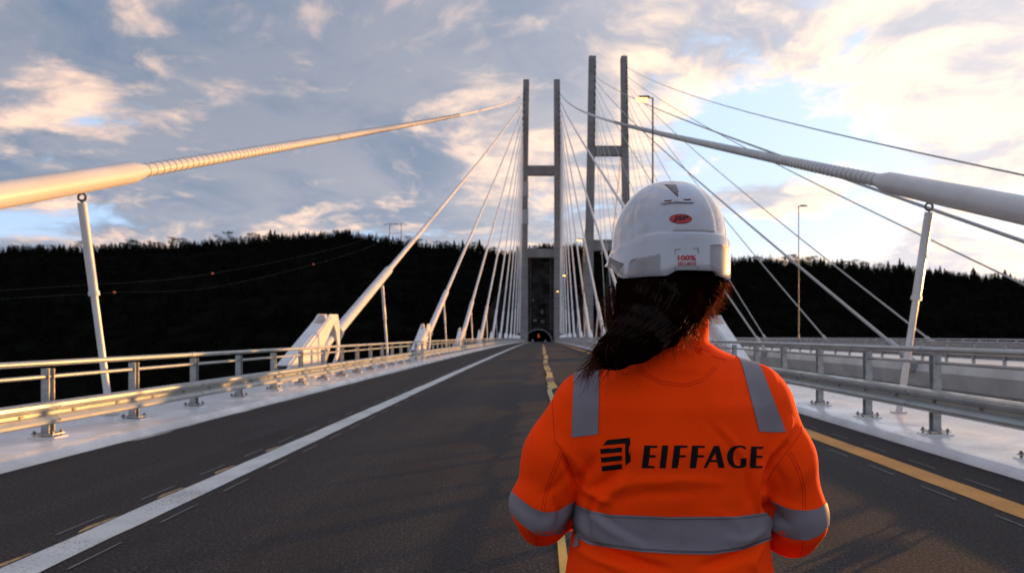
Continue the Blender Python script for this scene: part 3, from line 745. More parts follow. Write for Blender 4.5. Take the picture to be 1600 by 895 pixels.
# power line on the left hill
pb = at(618, 392, 752)
pp = empty('power_pylon', pb, 'H-shaped timber power pylon standing on the ridge left of the road', 'power pylon')
def ppx(x, y): v = at(x, y, 752)-pb; return v
for x in (609, 627): MB().tube([ppx(x, 400), ppx(x, 349)], [.45, .3], 8).build('mast', M['wood'], pp)
mb = MB(); mb.tube([ppx(599.5, 351.5), ppx(609, 349.5), ppx(627, 349.5), ppx(636, 351.5)], .3, 6); mb.tube([ppx(609, 352), ppx(618, 350.5), ppx(627, 352)], .2, 6); mb.build('crossarm', M['wood'], pp)
MB().tube([ppx(609, 364.5), ppx(627, 364.5)], .16, 6).build('brace', M['wood'], pp)
def wire(pxs, balls, lab):
    pts = [at(*p) for p in pxs]; root = empty('power_line', pts[0], lab, 'power line')
    # smooth curve through the measured points
    T = []
    for i in range(len(pts)-1):
        p0, p1, p2, p3 = pts[max(i-1, 0)], pts[i], pts[i+1], pts[min(i+2, len(pts)-1)]
        for j in range(8):
            t = j/8; T.append(.5*((2*p1)+(p2-p0)*t+(2*p0-5*p1+4*p2-p3)*t*t+(3*p1-p0-3*p2+p3)*t**3))
    T.append(pts[-1]); T = [p-pts[0] for p in T]
    MB().tube(T, .03, 5).build('wire', M['wire'], root)
    for (x, y, Y) in balls:
        c = at(x, y, Y)-pts[0]; MB().tube([c+Vector((-.62*cos(a), 0, 0)) for a in np.linspace(.02, pi-.02, 9)], [.62*sin(a) for a in np.linspace(.02, pi-.02, 9)], 12).build('marker_ball', M['ball'], root, smooth=True)
wire([(-60, 457, 240), (105, 447, 280), (300, 432, 350), (464, 402, 470), (560, 377, 610), (606, 352, 750)], [(332, 427.5, 362), (588, 365, 690)], 'upper power line crossing the dark left hillside')
wire([(-60, 470, 240), (105, 461, 275), (179, 457, 300), (350, 446, 360), (529, 402, 500), (600, 375, 640), (630, 352, 750)], [(179, 457, 300), (490, 413, 455)], 'lower power line crossing the dark left hillside')

# ================================================================== THE WORKER
PX, PY = .27, 1.47                                   # where she stands
def fabric(name, col, rough=.8, wr=.35, sheen=.25, weave=1400, col2=None):
    m = bpy.data.materials.new(name); m.use_nodes = True; t = NT(m.node_tree); b = t.n['Principled BSDF']
    co = t.n.new('ShaderNodeTexCoord').outputs['Object']
    n = t.noise(co, 9, 4, .6); c = t.mix(t.sm(n, .35, .7), col, col2 or tuple(q*.93 for q in col))
    t.put(b, 'Base Color', c); b.inputs['Roughness'].default_value = rough; b.inputs['Specular IOR Level'].default_value = .10
    b.inputs['Sheen Weight'].default_value = sheen; b.inputs['Sheen Roughness'].default_value = .4
    t.put(b, 'Sheen Tint', tuple(min(1, q*1.2+.02) for q in col))
    h = t.m('ADD', t.m('MULTIPLY', t.noise(t.v('MULTIPLY', co, (1, 1, .6)), 16, 4, .55, .4), wr*4), t.m('MULTIPLY', t.noise(co, weave, 2), .06))
    bn = t.n.new('ShaderNodeBump'); bn.inputs['Strength'].default_value = .55; bn.inputs['Distance'].default_value = .0035
    t.put(bn, 'Height', h); t.l.new(bn.outputs[0], b.inputs['Normal'])
    return m
M['hivis'] = fabric('orange_hi_vis_fabric', (1.0, .052, .0003), .9, sheen=.0)
M['hiseam'] = fabric('orange_seam', (.66, .026, .001))
M['reflex'] = fabric('reflective_grey_tape', (.20, .175, .188), .45, .2, .1)
M['stitch'] = fabric('grey_stitching', (.06, .055, .06))
M['logo'] = fabric('black_print', (.008, .007, .007), .7, .2, .05)
M['trouser'] = fabric('dark_work_trousers', (.03, .032, .04))
M['skin'] = mat('skin', (.50, .28, .19), .5, 0, .06, 20)
M['boot'] = mat('black_leather', (.015, .013, .012), .4)
M['shell'] = mat('white_helmet_plastic', (.44, .43, .455), .14, 0, .06, 3, coat=.9)
M['hpanel'] = mat('helmet_reflector', (.13, .10, .105), .5, 0, .15, 30, spec=.2)
M['hcell'] = mat('helmet_reflector_cell', (.34, .31, .32), .4, 0, .1, 30, spec=.3)
M['hred'] = mat('red_sticker', (.50, .012, .015), .4); M['hblk'] = mat('black_sticker', (.02, .012, .012), .5)
M['hslot'] = mat('vent_slot', (.10, .03, .025), .7)
M['sticker'] = mat('pale_sticker', (.47, .455, .475), .35, 0, .03, 10)
M['strap'] = mat('black_webbing', (.010, .010, .011), .7)
M['eyew'] = mat('eye_white', (.6, .58, .55), .2); M['iris'] = mat('iris', (.06, .035, .02), .2); M['lip'] = mat('lips', (.40, .15, .13), .45)
def hairmat(name='dark_brown_hair', trans=True, tf=.22, tcol=(.42, .14, .035)):
    m = bpy.data.materials.new(name); m.use_nodes = True; t = NT(m.node_tree); b = t.n['Principled BSDF']
    co = t.n.new('ShaderNodeTexCoord').outputs['Object']
    t.put(b, 'Base Color', t.mix(t.sm(t.noise(co, 30, 3), .35, .7), (.010, .005, .003) if trans else (.0035, .0011, .0006), (.026, .012, .006) if trans else (.006, .002, .001)))
    b.inputs['Roughness'].default_value = .5 if trans else .9; b.inputs['Specular IOR Level'].default_value = .2 if trans else .0
    if trans:
        tr = t.n.new('ShaderNodeBsdfTranslucent'); tr.inputs[0].default_value = (*tcol, 1)
        mxn = t.n.new('ShaderNodeMixShader'); mxn.inputs[0].default_value = tf
        o = [n for n in t.n if n.type == 'OUTPUT_MATERIAL'][0]
        t.l.new(b.outputs[0], mxn.inputs[1]); t.l.new(tr.outputs[0], mxn.inputs[2]); t.l.new(mxn.outputs[0], o.inputs[0])
    return m
M['hair'] = hairmat(); M['curl'] = hairmat('backlit_brown_curls', True, .42, (.65, .28, .08)); M['hairbase'] = hairmat('hair_mass', False)

# ---- implicit surfaces turned into meshes
def surf_nets(f, lo, hi, h):
    ax = [np.arange(lo[i], hi[i]+h, h, dtype=np.float32) for i in range(3)]
    X, Y, Z = np.meshgrid(*ax, indexing='ij'); Dv = f(X, Y, Z).astype(np.float32); I = Dv < 0
    nx, ny, nz = Dv.shape
    c = np.zeros((nx-1, ny-1, nz-1), np.int8)
    for a in (0, 1):
        for b in (0, 1):
            for d_ in (0, 1): c += I[a:nx-1+a, b:ny-1+b, d_:nz-1+d_]
    act = np.argwhere((c > 0) & (c < 8)); idx = -np.ones((nx-1, ny-1, nz-1), np.int64); idx[tuple(act.T)] = np.arange(len(act))
    acc = np.zeros((len(act), 3)); cnt = np.zeros(len(act))
    cor = [(a, b, d_) for a in (0, 1) for b in (0, 1) for d_ in (0, 1)]
    for a in cor:
        for k in range(3):
            if a[k]: continue
            b = list(a); b[k] = 1
            da = Dv[tuple((act+a).T)]; db = Dv[tuple((act+b).T)]; m = (da < 0) != (db < 0)
            t = np.where(m, da/np.where(m, da-db, 1), 0); p = np.array(a, float)+np.outer(t, np.eye(3)[k])
            acc[m] += p[m]; cnt[m] += 1
    V = np.array(lo)+(act+acc/cnt[:, None])*h
    Q = []
    for k in range(3):
        s0 = [slice(None)]*3; s1 = [slice(None)]*3; s0[k] = slice(0, -1); s1[k] = slice(1, None)
        a, b = I[tuple(s0)], I[tuple(s1)]; e = np.argwhere(a != b); u, w = (k+1) % 3, (k+2) % 3
        sh = np.array(idx.shape); ok = (e[:, u] > 0) & (e[:, w] > 0) & (e[:, u] < sh[u]) & (e[:, w] < sh[w]); e = e[ok]
        eu = np.eye(3, dtype=int)[u]; ew = np.eye(3, dtype=int)[w]
        q = np.stack([idx[tuple((e-eu-ew).T)], idx[tuple((e-ew).T)], idx[tuple(e.T)], idx[tuple((e-eu).T)]], 1)
        fl = ~a[tuple(e.T)]; q[fl] = q[fl][:, ::-1]; Q.append(q)
    return V, np.concatenate(Q)
def relax(V, Q, it, lam=.5):
    E = np.concatenate([Q[:, [i, (i+1) % 4]] for i in range(4)]); n = len(V)
    for _ in range(it):
        A = np.zeros_like(V); c = np.zeros(n)
        np.add.at(A, E[:, 0], V[E[:, 1]]); np.add.at(A, E[:, 1], V[E[:, 0]]); np.add.at(c, E[:, 0], 1); np.add.at(c, E[:, 1], 1)
        V = V+lam*(A/np.maximum(c, 1)[:, None]-V)
    return V
def vnormals(V, Q):
    nq = np.cross(V[Q[:, 2]]-V[Q[:, 0]], V[Q[:, 3]]-V[Q[:, 1]]); N = np.zeros_like(V)
    for i in range(4): np.add.at(N, Q[:, i], nq)
    return N/np.maximum(np.linalg.norm(N, axis=1), 1e-12)[:, None]
def np_mesh(name, V, Q, m, smooth=True):
    me = bpy.data.meshes.new(name); me.from_pydata(V.tolist(), [], Q.tolist()); me.materials.append(m)
    me.polygons.foreach_set('use_smooth', [smooth]*len(me.polygons)); me.update(); return me
def smin(a, b, k):
    h = np.clip(.5+.5*(b-a)/k, 0, 1); return b*(1-h)+a*h-k*h*(1-h)
def rcone(X, Y, Z, a, b, ra, rb):
    a = np.array(a); b = np.array(b); d_ = b-a; L = (d_**2).sum()
    t = np.clip(((X-a[0])*d_[0]+(Y-a[1])*d_[1]+(Z-a[2])*d_[2])/L, 0, 1)
    return np.sqrt((X-a[0]-t*d_[0])**2+(Y-a[1]-t*d_[1])**2+(Z-a[2]-t*d_[2])**2)-(ra+(rb-ra)*t)
def chain(X, Y, Z, pts, k=.02):
    o = None
    for (a, ra), (b, rb) in zip(pts, pts[1:]):
        c = rcone(X, Y, Z, a, b, ra, rb); o = c if o is None else smin(o, c, k)
    return o
def ell(X, Y, Z, c, r):
    q = np.sqrt(((X-c[0])/r[0])**2+((Y-c[1])/r[1])**2+((Z-c[2])/r[2])**2); return (q-1)*min(r)

TZ = [.80, .95, 1.02, 1.075, 1.10, 1.14, 1.18, 1.28, 1.36, 1.41, 1.44, 1.47, 1.50]
TA = [.225, .222, .212, .203, .203, .198, .196, .196, .190, .165, .120, .085, .07]
TB = [.150, .142, .132, .124, .120, .120, .123, .128, .118, .098, .085, .078, .07]
TC = [0, 0, .0, .0, .0, 0, -.004, -.012, -.015, -.012, -.005, .0, .005]
def torso(X, Y, Z):
    a = np.interp(Z, TZ, TA); b = np.interp(Z, TZ, TB); c = np.interp(Z, TZ, TC); e = 2.5
    r = (np.abs(X/a)**e+np.abs((Y-c)/b)**e)**(1/e); return np.maximum((r-1)*np.minimum(a, b)*.95, np.maximum(Z-1.47, .84-Z))
ARM_L = [((-.178, -.004, 1.340), .069), ((-.234, -.012, 1.245), .067), ((-.268, -.012, 1.145), .059), ((-.262, .030, 1.113), .055)]
ARM_R = [((.188, -.004, 1.352), .070), ((.228, -.012, 1.245), .064), ((.265, -.010, 1.125), .058), ((.264, .035, 1.088), .057)]
FORE_L = [((-.262, .030, 1.113), .054), ((-.20, .14, 1.110), .050), ((-.11, .235, 1.120), .042)]
FORE_R = [((.264, .035, 1.088), .056), ((.20, .14, 1.10), .050), ((.11, .235, 1.125), .042)]
def jacket(X, Y, Z):
    t = torso(X, Y, Z)
    tr = smin(rcone(X, Y, Z, (-.05, .0, 1.425), (-.155, -.004, 1.366), .052, .060), rcone(X, Y, Z, (.05, .0, 1.430), (.165, -.004, 1.378), .055, .062), .02)
    t = smin(t, tr, .03)
    k = np.interp(Z, [1.17, 1.20, 1.27], [.002, .010, .035])
    for A, Fo in ((ARM_L, FORE_L), (ARM_R, FORE_R)):
        arm = smin(chain(X, Y, Z, A, .025), chain(X, Y, Z, Fo, .02), .02)
        t = smin(t, arm, k)
    # standing collar: a hollow tube that folds outwards at the top
    cr = np.interp(Z, [1.42, 1.452, 1.468, 1.478, 1.50, 1.53, 1.56], [.100, .084, .0775, .0745, .0775, .0795, .076]); cyv = .006+(Z-1.45)*.25
    tw = .0035*np.sin(np.arctan2(X, -Y)*5+1)*np.clip((Z-1.46)/.05, 0, 1)
    rr_ = np.sqrt((X/1.0)**2+((Y-cyv)/1.06)**2); col = np.abs(rr_-cr-tw)-.0062
    top = 1.536+.006*np.sin(np.arctan2(X, -Y)*2.0)
    col = np.maximum(col, np.maximum(Z-top, 1.43-Z))
    t = smin(t, col, .012)
    inner = np.maximum(rr_-cr-tw+.0062, 1.462-Z)      # hollow inside the collar
    t = np.maximum(t, -inner)
    # open cuffs
    return t
Vj, Qj = surf_nets(jacket, (-.36, -.17, .82), (.36, .31, 1.56), .0046)
Vj = relax(Vj, Qj, 2)
Nj = vnormals(Vj, Qj)
def l2(x, y, dist=1.35):                              # photo pixel on her back -> local x,z
    return np.array([(x-VX)*dist/F-PX, EYE+(VY-y)*dist/F])
folds = [  # polyline in photo pixels, amplitude (mm), width (mm)
 ([(907, 772), (896, 748), (884, 722)], -7, 6), ([(920, 762), (908, 735), (884, 705), (868, 690)], 4, 8), ([(905, 768), (925, 778), (955, 786)], 5, 8),
 ([(930, 720), (915, 748), (903, 768)], -3.5, 8), ([(968, 732), (945, 757), (925, 772)], -4.0, 9), ([(985, 745), (960, 770), (938, 795)], 3.5, 9),
 ([(1193, 732), (1186, 762), (1191, 800)], 6, 6), ([(1203, 775), (1200, 752), (1216, 722), (1238, 700)], -7, 6), ([(1254, 663), (1228, 702), (1198, 735)], 5, 8),
 ([(1180, 715), (1172, 745), (1174, 785)], -3.5, 8), ([(945, 768), (1000, 752), (1060, 747), (1125, 753)], 2.6, 9), ([(960, 785), (1010, 770), (1080, 768)], -2, 9),
 ([(1120, 665), (1145, 690), (1165, 720)], 2.0, 8), ([(1100, 655), (1135, 690), (1158, 728)], -1.6, 6),
 ([(930, 785), (920, 812), (924, 848)], -4.5, 6), ([(905, 795), (950, 826), (1002, 852)], 3.5, 9), ([(930, 800), (975, 832), (1010, 846)], -2.6, 7),
 ([(890, 846), (950, 868), (1040, 888)], -6, 9), ([(1203, 852), (1155, 870), (1095, 884)], -5, 9), ([(900, 872), (960, 884), (1000, 900)], 4, 9), ([(1195, 868), (1180, 885), (1190, 900)], 4, 7),
 ([(1130, 842), (1170, 848), (1200, 838)], 2.5, 7), ([(1120, 800), (1150, 815), (1165, 840)], 1.6, 8),
 ([(812, 800), (845, 818), (880, 812)], -3, 7), ([(800, 812), (830, 840), (870, 845)], 2.5, 8), ([(868, 790), (880, 810), (872, 840)], -4, 7), ([(890, 742), (868, 770), (845, 782)], -3, 8),
 ([(1204, 790), (1222, 812), (1250, 832)], -5, 7), ([(1208, 778), (1236, 800), (1270, 808)], 4, 8), ([(1210, 815), (1228, 838), (1248, 860)], 3.5, 8), ([(1222, 735), (1238, 760), (1243, 785)], -2.5, 7),
 ([(1275, 735), (1262, 760), (1250, 790)], 2.5, 9), ([(1225, 850), (1255, 858), (1280, 845)], -3, 7), ([(845, 640), (838, 690), (832, 740)], 2.2, 12), ([(1108, 520), (1098, 530), (1100, 552)], -7, 4.5), ([(1112, 540), (1075, 546), (1020, 545)], -3.0, 3.5),
 ([(1010, 546), (1070, 552), (1112, 558)], 2, 5)]
dsp = np.zeros(len(Vj)); P2 = Vj[:, [0, 2]]; back = np.clip((.35-Nj[:, 1])/.5, 0, 1)
for poly, amp, wd in folds:
    pts = np.array([l2(*p) for p in poly]); T = []
    dd = np.full(len(Vj), 9.0); ss = np.zeros(len(Vj)); Ltot = sum(np.linalg.norm(b-a) for a, b in zip(pts, pts[1:])); acc = 0
    for a, b in zip(pts, pts[1:]):
        e = b-a; L = np.linalg.norm(e); t = np.clip(((P2-a)@e)/L**2, 0, 1); q = np.linalg.norm(P2-a-np.outer(t, e), axis=1)
        m = q < dd; dd[m] = q[m]; ss[m] = (acc+t[m]*L)/Ltot; acc += L
    dsp += (2.8 if amp < -3 else 1.9)*amp*.001*np.exp(-(dd/(wd*.001))**2)*np.sin(np.clip(ss*.9+.05, 0, 1)*pi)**.5*back
nz_ = np.array([noise.noise((p[0]*7, p[1]*7+9, p[2]*11))*.0046+noise.noise((p[0]*18+3, p[1]*18, p[2]*22))*.0016 for p in Vj])
amt = np.interp(Vj[:, 2], [1.0, 1.15, 1.3, 1.4, 1.5], [1.2, 1.0, .55, .4, .3])+np.where(np.abs(Vj[:, 0]) > .21, .5, 0)
Vj = Vj+Nj*(dsp+nz_*amt)[:, None]; Vj = relax(Vj, Qj, 1, .4)
worker = empty('person', (PX, PY, 0), 'worker seen from behind in an orange hi-vis jacket and white safety helmet', 'person')
jk = link('jacket', np_mesh('jacket', Vj, Qj, M['hivis']), worker)
jb = BVHTree.FromPolygons([tuple(v) for v in Vj], [tuple(q) for q in Qj.tolist()])
O = Vector((-PX, -PY, EYE))
def hit(x, y, bvh=None, off=.0012):
    d_ = Vector(((x-VX)/F, 1, (VY-y)/F)).normalized(); r = (bvh or jb).ray_cast(O, d_)
    if r[0] is None: return None
    n = r[1] if r[1].dot(d_) < 0 else -r[1]; return r[0]+n*off
def cast(o, d_, bvh=None, off=.0014):
    o = Vector(o); d_ = Vector(d_).normalized(); r = (bvh or jb).ray_cast(o, d_)
    return None if r[0] is None else r[0]+d_*off
def sheet(grid, name, m, parent, thick=.0008, smooth=True):
    """grid[i][j] of points -> a thin sheet with real thickness"""
    vs = []; ids = {}
    ctr = Vector((0, 0, 1.2)); fs = []
    for i, row in enumerate(grid):
        for j, p in enumerate(row):
            if p is not None: ids[i, j] = len(vs); vs.append(p)
    for i in range(len(grid)-1):
        for j in range(len(grid[0])-1):
            q = [(i, j), (i+1, j), (i+1, j+1), (i, j+1)]
            if all(k in ids for k in q): fs.append([ids[k] for k in q])
    if not fs: return None
    bm = bmesh.new(); bv = [bm.verts.new(v) for v in vs]
    for f in fs: bm.faces.new([bv[k] for k in f])
    bmesh.ops.recalc_face_normals(bm, faces=bm.faces)
    c = sum((v.co for v in bm.verts), Vector())/len(bm.verts)
    bmesh.ops.solidify(bm, geom=bm.faces[:], thickness=thick)
    me = bpy.data.meshes.new(name); bm.to_mesh(me); bm.free(); me.materials.append(m)
    me.polygons.foreach_set('use_smooth', [smooth]*len(me.polygons)); me.set_sharp_from_angle(angle=R(50)); return link(name, me, parent)
def ipl(pts, t):                                       # interpolate a polyline by x or by fraction
    n = len(pts)-1; k = min(int(t*n), n-1); f = t*n-k; a, b = pts[k], pts[k+1]; return (a[0]+(b[0]-a[0])*f, a[1]+(b[1]-a[1])*f)
def ribbon(path, wpx, name, m, parent, bvh=None, off=.0006, steps=None, thick=.0006):
    g_ = []; n = steps or max(6, int(sum(math.dist(a, b) for a, b in zip(path, path[1:]))/4))
    S_ = [0]
    for a, b in zip(path, path[1:]): S_.append(S_[-1]+math.dist(a, b))
    xs = np.interp(np.linspace(0, S_[-1], n+1), S_, [p[0] for p in path]); yy = np.interp(np.linspace(0, S_[-1], n+1), S_, [p[1] for p in path])
    for _ in range(2): xs[1:-1] = (xs[:-2]+2*xs[1:-1]+xs[2:])/4; yy[1:-1] = (yy[:-2]+2*yy[1:-1]+yy[2:])/4
    for i in range(n+1):
        tx, ty = xs[min(i+1, n)]-xs[max(i-1, 0)], yy[min(i+1, n)]-yy[max(i-1, 0)]; L = math.hypot(tx, ty) or 1; nx_, ny_ = -ty/L*wpx/2, tx/L*wpx/2
        g_.append([hit(xs[i]+nx_, yy[i]+ny_, bvh, off), hit(xs[i]-nx_, yy[i]-ny_, bvh, off)])
    return sheet(g_, name, m, parent, thick)
# shoulder stripes: start on the shoulder blade, run up over the shoulder and down the chest
def shoulder_strip(top_l, top_r, bot_l, bot_r, name='shoulder_stripe'):
    # inner fan centre under the shoulder
    g_ = []; n = 46
    for i in range(n+1):
        row = []
        for j in range(7):
            u = j/6
            if i <= 26:
                v = i/26; x = (bot_l[0]+(bot_r[0]-bot_l[0])*u)*(1-v)+(top_l[0]+(top_r[0]-top_l[0])*u)*v; y = (bot_l[1]+(bot_r[1]-bot_l[1])*u)*(1-v)+(top_l[1]+(top_r[1]-top_l[1])*u)*v
                row.append(hit(x, y, None, .0016))
            else:
                last = g_[26][j]
                if last is None: row.append(None); continue
                ce = Vector((last.x, .0, 1.31)); a0 = math.atan2(last.z-ce.z, last.y-ce.y); a = a0-(i-26)/20*(a0+.15)
                row.append(cast(ce, (0, cos(a), sin(a)), None, .0016))
        g_.append(row)
    return sheet(g_, name, M['reflex'], jk)
shoulder_strip((897, 584), (937, 577), (893, 683), (935, 678))
shoulder_strip((1160, 573), (1192, 582), (1186, 674), (1228, 675))
# waist band all the way round
etop = [(880, 781), (893, 784), (908, 790), (925, 797), (955, 803), (1050, 806.5), (1150, 806), (1195, 800), (1215, 797)]
ebot = [(880, 812), (890, 822), (905, 840), (925, 850), (1000, 860.5), (1060, 864), (1110, 865), (1160, 858), (1200, 843), (1215, 838)]
def band(zf, n, name, m, off=.0016, rows=7, thick=.0008):
    g_ = []
    for i in range(n+1):
        a = 2*pi*i/n; dr = Vector((sin(a), -cos(a), 0)); row = []
        for j in range(rows):
            u = j/(rows-1); z = 1.10
            for _ in range(4):
                p = cast((0, 0, z), dr, None, 0)
                if p is None: break
                bx = p.x; by = min(p.y, -.02)
                xp_ = VX+(bx+PX)*F/(by+PY); yt = zf(xp_, u); z = EYE+(VY-yt)*(by+PY)/F
            z = min(1.19, max(1.0, z)); q = None if p is None else cast((0, 0, z), dr, None, off)
            row.append(q if q is not None and Vector((q.x, q.y)).length < .221 else None)
        g_.append(row)
    return sheet(g_, name, m, jk, thick)
ET = lambda x: float(np.interp(x, *zip(*etop))); EB = lambda x: float(np.interp(x, *zip(*ebot)))
band(lambda x, u: EB(x)+(ET(x)-EB(x))*u, 260, 'waist_band', M['reflex'], .0032, 12)
for k_, sh in ((0, -3.2), (0, -4.6), (1, 3.2)):
    band((lambda x, u: ET(x)+3.0+.7*u) if not k_ and sh == -3.2 else ((lambda x, u: EB(x)-3.6+.7*u) if k_ else (lambda x, u: EB(x)-5.4+.7*u)), 260, 'stitching', M['stitch'], .0046, 2, .0003)
# sleeve bands
def sleeve_band(arm, pxt, pxb, xr):
    a = Vector(arm[1][0]); b = Vector(arm[2][0]); g_ = []; n = 64
    axd = (b-a).normalized()
    for i in range(n+1):
        th = 2*pi*i/n; row = []
        for j in range(6):
            u = j/5; z = b.z
            dr = Vector((sin(th), -cos(th), 0)); p = None
            for _ in range(4):
                t = (z-a.z)/(b.z-a.z); c = a.lerp(b, t); p = cast(c, dr, None, 0)
                if p is None or (p-c).length > .085: p = None; break
                by = p.y if p.y < c.y else 2*c.y-p.y
                x = VX+(p.x+PX)*F/(by+PY); yt = float(np.interp(x, *zip(*pxb)))*(1-u)+float(np.interp(x, *zip(*pxt)))*u; z = EYE+(VY-yt)*(by+PY)/F
            row.append(None if p is None else cast(a.lerp(b, (z-a.z)/(b.z-a.z)), dr, None, .0016))
        g_.append(row)
    return sheet(g_, 'sleeve_band', M['reflex'], jk)
sleeve_band(ARM_L, [(790, 756), (797, 763), (815, 780), (832, 793), (850, 800), (870, 798), (888, 787), (905, 778)], [(790, 790), (797, 799), (812, 816), (835, 833), (850, 836), (875, 833), (890, 827), (905, 820)], None)
sleeve_band(ARM_R, [(1190, 770), (1200, 778), (1215, 787), (1235, 795), (1262, 797), (1280, 793), (1292, 783), (1300, 775)], [(1190, 815), (1203, 824), (1220, 835), (1240, 842), (1262, 843), (1280, 836), (1293, 822), (1300, 812)], None)
# seams
for p in ([(862, 592), (864, 640), (866, 685), (878, 703), (893, 735), (904, 764)], [(876, 704), (863, 735), (852, 765), (846, 797)], [(880, 706), (867, 737), (856, 767), (850, 798)],
          [(1241, 598), (1250, 640), (1254, 672), (1232, 702), (1210, 730), (1199, 752)], [(1236, 706), (1250, 732), (1258, 762), (1258, 795)], [(1232, 708), (1246, 734), (1254, 764), (1254, 795)],
          [(1000, 572), (1012, 585), (1035, 596), (1070, 600), (1098, 592), (1116, 572)], [(996, 572), (1009, 588), (1034, 600), (1071, 604), (1101, 595), (1120, 574)],
          [(1020, 543), (1060, 541), (1095, 544), (1109, 550)], [(1112, 556), (1124, 560), (1135, 562)], [(1255, 845), (1252, 860), (1250, 875)], [(838, 838), (838, 852)]):
    ribbon(p, 1.15, 'seam', M['hiseam'], jk)
# ---- print on the back
def printed(polys, name, m, parent, bvh=None, off=.0009, thick=.0004, sub=7.0, label=None):
    """polygons in photo pixels laid onto the surface; subdivided so that they follow it"""
    bm = bmesh.new()
    for poly in polys:
        outer, holes = (poly, []) if not isinstance(poly, dict) else (poly['o'], poly['h'])
        es = []
        for ring in [outer]+holes:
            vs = [bm.verts.new((p[0], p[1], 0)) for p in ring]; es += [bm.edges.new((vs[i], vs[(i+1) % len(vs)])) for i in range(len(vs))]
        bmesh.ops.triangle_fill(bm, edges=es, use_beauty=True)
    for _ in range(3):
        lg = [e for e in bm.edges if e.calc_length() > sub]
        if not lg: break
        bmesh.ops.subdivide_edges(bm, edges=lg, cuts=1)
    bad = []
    for v in bm.verts:
        q = hit(v.co.x, v.co.y, bvh, off)
        if q is None: bad.append(v)
        else: v.co = q
    bmesh.ops.delete(bm, geom=bad, context='VERTS')
    bmesh.ops.recalc_face_normals(bm, faces=bm.faces)
    bmesh.ops.solidify(bm, geom=bm.faces[:], thickness=thick)
    me = bpy.data.meshes.new(name); bm.to_mesh(me); bm.free(); me.materials.append(m); o = link(name, me, parent)
    if label: o['label'] = label
    return o
LG = lambda pts: [(920+x/5.333, 660+y/5.333) for x, y in pts]
for p in ([(118, 188), (155, 143), (344, 124), (350, 318), (307, 356), (303, 172)], [(97, 218), (276, 203), (277, 243), (100, 259)], [(103, 290), (277, 271), (278, 311), (107, 331)], [(108, 361), (277, 342), (278, 381), (112, 403)]):
    printed([LG(p)], 'emblem_bar', M['logo'], jk)
def Lq(*a): return LG(a)
letters = {
 'E': [Lq((464, 188), (572, 190), (570, 208), (513, 208), (507, 269), (557, 269), (555, 288), (505, 288), (496, 357), (550, 359), (547, 377), (441, 377))],
 'I': [Lq((611, 189), (662, 189), (640, 377), (590, 377))],
 'F': [Lq((713, 189), (822, 189), (820, 208), (763, 208), (757, 269), (808, 269), (806, 287), (755, 287), (741, 377), (690, 377))],
 'F2': [Lq((861, 190), (967, 191), (965, 208), (911, 208), (906, 269), (958, 269), (956, 287), (904, 287), (892, 377), (840, 377))],
 'A': [{'o': Lq((1042, 192), (1086, 192), (1131, 374), (1081, 374), (1068, 326), (1008, 326), (980, 376), (956, 376)), 'h': [Lq((1054, 246), (1019, 309), (1065, 309))]}],
 'G': [Lq((1308, 203), (1304, 224), (1278, 208), (1252, 205), (1226, 214), (1209, 238), (1201, 275), (1203, 318), (1215, 348), (1237, 361), (1264, 356), (1268, 296), (1314, 293), (1309, 360), (1283, 374), (1245, 379), (1204, 373), (1174, 351), (1156, 318), (1151, 278), (1161, 236), (1185, 207), (1218, 192), (1256, 188), (1286, 193))],
 'E2': [Lq((1352, 197), (1451, 199), (1450, 216), (1397, 216), (1395, 273), (1446, 275), (1445, 292), (1394, 291), (1391, 358), (1447, 360), (1445, 378), (1344, 376))]}
for k_, p in letters.items(): printed(p, 'letter', M['logo'], jk)

# ---- head and helmet (turned a little to the left)
PSI = R(12); HC = Vector((-.004, -.010, 0)); H3 = Matrix.Rotation(PSI, 3, 'Z')
def hl(v): return H3@Vector(v)+HC                     # helmet frame (back = -y) -> local
def sstep(x, a, b): t = min(1, max(0, (x-a)/(b-a))); return t*t*(3-2*t)
def z_top(f):                                         # height of the ledge between dome and skirt
    a = abs(f); return 1.690-.014*sstep(a, .5, 1.25)-.010*sstep(a, 1.2, 1.6)+.012*sstep(a, 1.9, 2.6)
def z_bot(f):
    a = abs(f); z = 1.6105+.010*(1-sstep(a, .26, .42)); return z+.030*sstep(a, 1.15, 1.8)+.012*sstep(a, 2.0, 2.7)
def rad(f, ax, by): return 1/math.sqrt((sin(f)/ax)**2+(cos(f)/by)**2)
def peak(f): a = abs(f); return .055*sstep(a, 2.1, 2.9)
NS = 176
rows = []
hv = []; hf = []
def hrow(fn):
    base = len(hv)
    for i in range(NS): f = 2*pi*i/NS; f = f if f <= pi else f-2*pi; hv.append(tuple(hl(fn(f))))
    rows.append(base)
def pt(f, r, z): return (sin(f)*r, -cos(f)*r, z)
def relief(f, s):
    e = 0
    w = .33-.10*s
    e += .0024*(sstep(f, -w-.035, -w+.01)-sstep(f, w-.01, w+.035))*(1-sstep(s, .70, .78))
    for c in (-.95, .95): e -= .0020*math.exp(-((f-c-(.3 if c > 0 else -.3)*s)/.035)**2)*(1-sstep(s, .55, .8))
    return e
hrow(lambda f: pt(f, rad(f, .112, .134)-.004, z_top(f)-.001))
hrow(lambda f: pt(f, rad(f, .117, .139)-.0045+peak(f), z_bot(f)+.001))
hrow(lambda f: pt(f, rad(f, .1205, .143)-.001+peak(f), z_bot(f)-.0008))
hrow(lambda f: pt(f, rad(f, .1212, .1437)+peak(f), z_bot(f)+.0015))
for q in (.2, .5, .8): hrow(lambda f, q=q: pt(f, rad(f, .1214-.0012*q, .1438-.001*q)+peak(f)*(1-q*.8), z_bot(f)+(z_top(f)-z_bot(f))*q))
hrow(lambda f: pt(f, rad(f, .1200, .1426)+peak(f)*.1, z_top(f)-.003))
